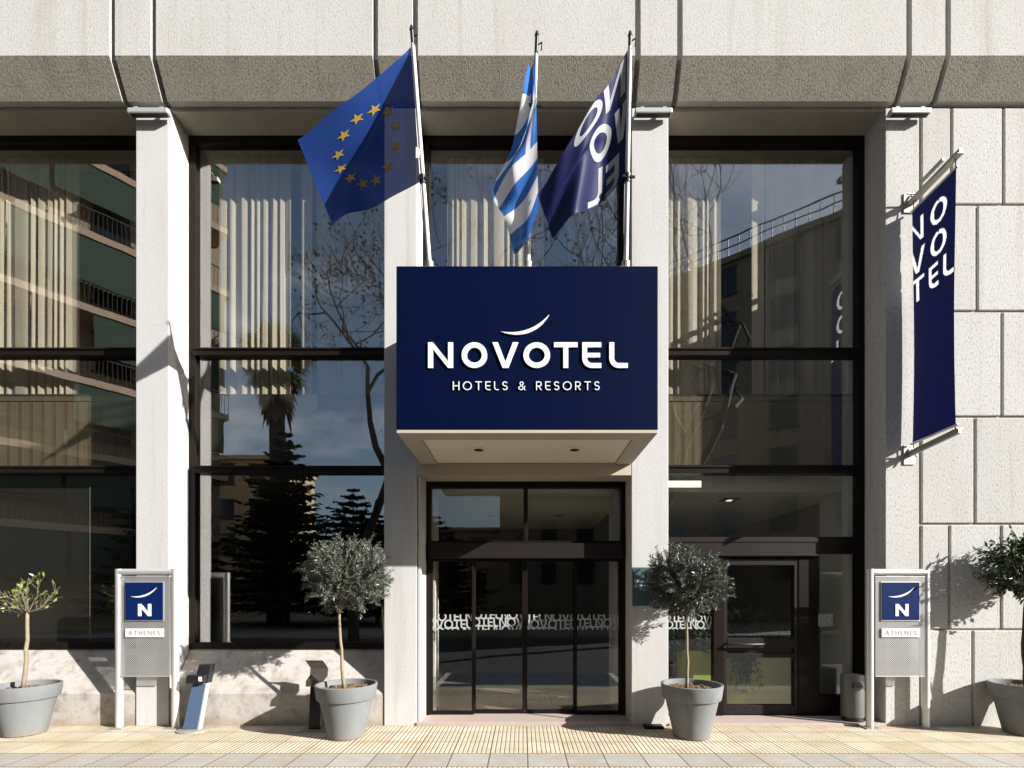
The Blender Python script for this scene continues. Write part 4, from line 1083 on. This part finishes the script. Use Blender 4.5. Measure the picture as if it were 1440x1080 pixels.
# plaque
t = thing('plaque', 'slate green name plaque with white writing on the pier, half hidden by an olive crown', 'plaque', (1.58, -0.01, 1.73))
mb = MB(); a, b_ = px(889, 0).x, px(939, 0).x; z0, z1 = px(0, 852).z, px(0, 798).z
mb.box(a, b_, -0.022, -0.001, z0, z1); mb.build('plate', M['plaque'], t, bevel=0.002)
for txt, zz in (('Novotel', px(0, 819.5).z), ('Athènes', px(0, 826.5).z)):
    q, xe = text_polys(txt, 0.050, 0.11, 0.12, px(892, 0).x, zz, 0.95)
    polys_mesh('lettering', q, lambda u, v: (u, -0.0235, v), M['white'], t)
# ground plate
t = thing('ground_light', 'flat brown metal ground light plate at the foot of the plaque pier', 'ground light', (1.62, -0.10, 0))
mb = MB(); mb.box(1.49, 1.72, -0.17, -0.04, 0.0, 0.035); mb.build('housing', M['bronze_warm'], t, bevel=0.006)
mb = MB(); mb.box(1.52, 1.69, -0.15, -0.06, 0.0355, 0.039); mb.build('lens', M['black'], t)
# litter bin
t = thing('litter_bin', 'cylindrical grey litter bin with a round opening standing inside the door recess', 'litter bin', (4.22, 0.14, 0.032))
mb = MB(); mb.lathe([(0.002, 0.085), (0.125, 0.085), (0.130, 0.09), (0.130, 0.60), (0.124, 0.62), (0.002, 0.632)], 40, (4.22, 0.14)); mb.build('body', simple('bin_grey_paint', (0.11, 0.11, 0.10), 0.45, var=0.12, vs=12), t, smooth=True, auto=40)
mb = MB(); mb.lathe([(0.002, 0.033), (0.122, 0.033), (0.122, 0.085)], 36, (4.22, 0.14)); mb.build('base_ring', M['black'], t, smooth=True, auto=40)
mb = MB(); c = Vector((4.20, 0.012, 0.49)); mb.tube([c + Vector((-0.0, -0.006, 0)), c + Vector((0.0, 0.05, 0))], 0.058, 24); mb.build('opening', M['black'], t)
# planter inside
t = thing('planter_box', 'olive green planter box with leafy plants behind the glass door', 'planter', (3.0, 0.9, 0.04))
mb = MB(); mb.box(2.25, 3.80, 0.62, 1.02, 0.042, 0.84); mb.build('box', M['green'], t, bevel=0.006)
rnd = random.Random(3); lf = MB(); br = MB()
for k in range(60):
    x = rnd.uniform(2.1, 3.75); p = Vector((x, rnd.uniform(0.66, 0.98), 0.82)); e = p + Vector((rnd.uniform(-.25, .25), rnd.uniform(-.2, .1), rnd.uniform(0.15, 0.62)))
    c = curve(p, e, rv(rnd) * 0.05, 4); br.tube(c, 0.005, 4, cap=False)
    for i in range(1, 5):
        for _ in range(3): leaf(lf, c[i], (c[i] - c[i - 1]).normalized() * .5 + rv(rnd), rv(rnd) + Vector((0, 0, 1)), rnd.uniform(.09, .17), rnd.uniform(.03, .05))
for k in range(14):
    p = Vector((3.02 + rnd.uniform(-.12, .12), 0.60, 0.84)); e = p + Vector((rnd.uniform(-.1, .12), -0.05, -rnd.uniform(.2, .5))); c = curve(p, e, (0, -.03, .05), 5); br.tube(c, 0.003, 3, cap=False)
    for i in range(1, 6): [leaf(lf, c[i], (c[i] - c[i - 1]).normalized() + rv(rnd) * .8, rv(rnd), rnd.uniform(.07, .12), .035) for _ in range(3)]
br.build('stem', M['bark_dark'], t, recalc=False); lf.build('foliage', M['laurel_leaf'], t, recalc=False)
# ------------------------------------------------------------------ the street behind the camera, mirrored in the windows
GB = 'street trees mirrored in the windows'
def bare_tree(x, y, h, seed, label, spread=1.0, leaves=0, lean=(0, 0), xmax=4.5, ymax=-6.9):
    rnd = random.Random(seed); t = thing('bare_tree', label, 'tree', (x, y, 0), GB)
    tr = MB(); br = MB(); lf = MB()
    def grow(p, d, L, r, lev):
        n = 4; pts = [p]; dd = d.copy()
        for i in range(n):
            dd = (dd + rv(rnd) * 0.22 + Vector((0, 0, 0.10))).normalized(); 
            if pts[-1].x > xmax - 1: dd.x -= 0.35
            if pts[-1].y > ymax - 1: dd.y -= 0.45
            dd.normalize(); pts.append(pts[-1] + dd * L / n)
        (tr if lev == 0 else br).tube(pts, [r * (1 - 0.45 * i / n) for i in range(n + 1)], 8 if lev < 2 else (4 if lev < 4 else 3), cap=False)
        if lev >= 6:
            if leaves:
                for q in pts[1:]:
                    if rnd.random() < leaves: leaf(lf, q, rv(rnd), rv(rnd), rnd.uniform(.10, .17), rnd.uniform(.08, .13))
            return
        for k in range(3 if lev < 4 else 4):
            i = n if k == 0 else rnd.choice((2, 3, 4)); q = pts[i]
            s = rv(rnd); s = (s - dd * s.dot(dd)).normalized()
            nd = (dd * 0.75 + s * (0.75 if k else 0.35) * spread).normalized()
            grow(q, nd, L * rnd.uniform(0.62, 0.82), r * 0.56, lev + 1)
    grow(Vector((x, y, -0.05)), Vector((lean[0], lean[1], 1)).normalized(), h * 0.36, h * 0.0125, 0)
    tr.build('trunk', M['bark_dark'], t, recalc=False); br.build('crown', M['bark_dark'], t, recalc=False)
    if leaves: lf.build('foliage', M['autumn_leaf'], t, recalc=False)
    return t
bare_tree(-5.6, -9.2, 16.0, 3, 'tall bare street tree with few brown leaves, mirrored beside the blue flag', 1.0, 0.30)
bare_tree(3.1, -9.2, 19.0, 8, 'bare street tree with forked dark limbs, mirrored above the canopy', 1.05, 0.0, (0.16, 0), 7.5)
# palm
t = thing('palm_tree', 'tall fan palm with a dry skirt, mirrored in the window left of the canopy', 'tree', (-13.7, -20.1, 0), GB)
rnd = random.Random(2); c0 = Vector((-13.7, -20.1, 14.6))
mb = MB(); mb.tube([(-13.7, -20.1, -0.1), (-13.75, -20.1, 5), (-13.68, -20.1, 10), c0], [0.55, 0.42, 0.38, 0.45], 12); mb.build('trunk', M['bark_dark'], t, smooth=True)
lf, dr = MB(), MB()
for k in range(70):
    d = rv(rnd); d.z = d.z * 0.8 + 0.25; d.normalize(); e = c0 + d * rnd.uniform(0.9, 1.4); side = d.cross(Vector((0, 0, 1))).normalized(); up = side.cross(d)
    lf.tube([c0, e], 0.025, 3, cap=False)
    for i in range(17):
        a = R(-105 + 210 * i / 16); dd = (d * math.cos(a) + side * math.sin(a) + Vector((0, 0, -0.18))).normalized(); leaf(lf, e, dd, up, rnd.uniform(0.9, 1.25), 0.09)
for k in range(260):
    a = rnd.random() * 6.28; z = rnd.random() ** 1.4; p = c0 + Vector((math.cos(a) * 0.42, math.sin(a) * 0.42, -0.1 - 2.6 * z)); leaf(dr, p, Vector((math.cos(a) * 0.62 * (1 - .6 * z), math.sin(a) * 0.62 * (1 - .6 * z), -1)), Vector((math.cos(a), math.sin(a), 0.2)), rnd.uniform(1.0, 1.5), 0.34)
lf.build('frond', M['palm_leaf'], t, recalc=False); dr.build('dry_skirt', M['dry_leaf'], t, recalc=False)
# conifers
def conifer(x, y, h, seed, label, rad):
    rnd = random.Random(seed); t = thing('conifer', label, 'tree', (x, y, 0), GB)
    mb = MB(); mb.tube([(x, y, -0.1), (x, y, h)], [h * 0.022, 0.02], 8); mb.build('trunk', M['bark_dark'], t)
    lf = MB(); z = h * 0.10
    while z < h * 0.985:
        f = 1 - z / h; n = 9 if f > 0.25 else 6; a0 = rnd.random() * 6.28; rr = rad * (f ** 0.75) + 0.12
        for k in range(n):
            a = a0 + 2 * math.pi * k / n + rnd.uniform(-.2, .2); L = rr * rnd.uniform(0.75, 1.15); d = Vector((math.cos(a), math.sin(a), 0.12)).normalized(); side = Vector((-math.sin(a), math.cos(a), 0))
            c = [Vector((x, y, z)) + d * L * i / 6 + Vector((0, 0, -0.22 * L * (i / 6) ** 2 + 0.18 * L * (i / 6) ** 4)) for i in range(7)]
            lf.tube(c, [0.03, 0.025, 0.02, 0.02, 0.015, 0.012, 0.01], 3, cap=False)
            for i in range(1, 7):
                for s in (-1, 1, -1, 1, -1, 1):
                    w_ = L * 0.34 * (1.1 - 0.6 * i / 6) + 0.1
                    leaf(lf, c[i] + (c[i - 1] - c[i]) * rnd.random(), side * s + d * 0.8 + Vector((0, 0, rnd.uniform(-.5, 0.05))), Vector((0, 0, 1)), w_ * rnd.uniform(.7, 1.2), 0.24)
        z += h * 0.052
    lf.build('foliage', M['dark_leaf'], t, recalc=False)
conifer(-11.7, -17.0, 9.6, 4, 'layered dark conifer mirrored low in the window left of the canopy', 3.6)
conifer(-7.6, -18.5, 5.8, 9, 'smaller dark conifer mirrored behind the round olive crown', 3.4)
conifer(-17.0, -16.0, 7.6, 15, 'broad dark conifer mirrored near the pier with the sign stand', 3.2)

conifer(-9.6, -20.5, 7.6, 21, 'tall dark conifer mirrored between the palm and the canopy pier', 4.2)
conifer(-14.6, -22.5, 9.0, 22, 'dark conifer mirrored behind the palm trunk', 4.4)
conifer(-5.2, -21.5, 6.2, 23, 'dark conifer mirrored low beside the canopy pier', 4.0)
# mirrored buildings
def local(mb, name, mat, root, parent=None, bevel=0):
    o = mb.build(name, mat, None, bevel=bevel, recalc=True); o.parent = parent or root; return o
M['apt_wall'] = simple('ochre_apartment_wall', (0.36, 0.29, 0.20), 0.85, var=0.12, vs=0.8)
M['apt_slab'] = simple('balcony_concrete', (0.46, 0.34, 0.25), 0.85, var=0.12, vs=1.5)
M['awning'] = simple('green_awning_cloth', (0.030, 0.055, 0.038), 0.8, var=0.15, vs=2)
M['win_dark'] = simple('dark_far_window', (0.025, 0.028, 0.03), 0.1)
M['rail'] = simple('balcony_rail', (0.05, 0.045, 0.04), 0.5)
M['dark_wall'] = simple('brown_shaded_facade', (0.17, 0.145, 0.115), 0.85, var=0.15, vs=0.6)
def apartment(name, label, origin, direc, L, depth, floors, fh, z0, wall, balcony, nwin, roof_rail=False):
    a = Vector((direc[0], direc[1], 0)).normalized()
    t = thing(name, label, 'building', (origin[0], origin[1], 0), 'buildings mirrored in the windows')
    # local x runs along the facade, local y points away from the street side (body behind)
    t.rotation_euler = (0, 0, math.atan2(a.y, a.x))
    H = z0 + floors * fh
    mb = MB(); mb.box(0, L, 0, depth, -0.2, H); local(mb, 'wall', wall, t)
    mb = MB(); mb.box(-0.2, L + 0.2, -0.25, depth, H + 0.002, H + 0.35); rf = local(mb, 'roof', M['apt_slab'] if balcony else wall, t)
    if roof_rail:
        mb = MB(); n = int(L / 0.6)
        for i in range(n + 1): mb.box(i * L / n - 0.025, i * L / n + 0.025, -0.2, -0.15, H + 0.35, H + 1.35)
        mb.box(0, L, -0.2, -0.15, H + 1.35, H + 1.42); mb.box(0, L, -0.2, -0.15, H + 0.85, H + 0.9); local(mb, 'roof_railing', M['rail'], t, rf)
    proto = None
    for f in range(floors):
        z = z0 + f * fh
        for i in range(nwin):
            x = (i + 0.5) * L / nwin
            if proto is None:
                mb = MB(); mb.box(-0.7, 0.7, -0.03, 0.0, 0.0, 1.7); mb.box(-.8, .8, -.06, -.031, 1.7, 1.78); mb.box(-.8, .8, -.10, -.031, -.08, 0); proto = local(mb, 'window', M['win_dark'], t); o = proto
            else: o = proto.copy(); COL.objects.link(o); o.parent = t
            o.location = (x, 0, z + 0.9)
        if balcony and f:
            mb = MB(); mb.box(0.1, L - 0.1, -1.55, -0.002, z - 0.30, z); sl_ = local(mb, 'balcony', M['apt_slab'], t)
            mb = MB(); nb = int(L / 0.16)
            mb.box(0.1, L - 0.1, -1.53, -1.49, z + 0.95, z + 1.0)
            for i in range(nb): mb.box(0.1 + i * 0.16, 0.12 + i * 0.16, -1.52, -1.50, z + 0.002, z + 0.95)
            local(mb, 'railing', M['rail'], t, sl_)
            mb = MB(); rnd = random.Random(f)
            x = 0.3
            while x < L - 3:
                w_ = rnd.uniform(2.2, 3.6)
                if rnd.random() < 0.8: mb.box(x, x + w_, -1.50, -1.47, z - 1.9 - rnd.uniform(0, .5), z - 0.32)
                x += w_ + 0.15
            local(mb, 'awning', M['awning'], t, sl_)
    return t
o = Vector((-21.6, -13.1, 0)) + Vector((0.83, -1, 0)).normalized() * 8.1
apartment('apartment_block', 'tall apartment block with stacked balconies and green awnings, mirrored in the leftmost window', o, (-0.83, 1), 24, 12, 8, 3.2, 1.4, M['apt_wall'], True, 8)
apartment('office_block', 'dark shaded block with a railed flat roof, mirrored in the right hand window', (18.9, -18.0), (-1.33, -1), 26, 8, 7, 2.9, 1.6, M['dark_wall'], False, 8, True)
apartment('low_house', 'pale flat roofed house mirrored at the left edge of the window left of the canopy', (-21.0, -34.0), (-1, 0), 8, 8, 4, 3.0, 1.0, M['apt_wall'], False, 3)
apartment('low_house', 'long low ochre house across the street, mirrored in the sliding doors', (12.0, -36.0), (-1, 0), 26, 8, 2, 3.2, 0.8, M['apt_wall'], False, 9)
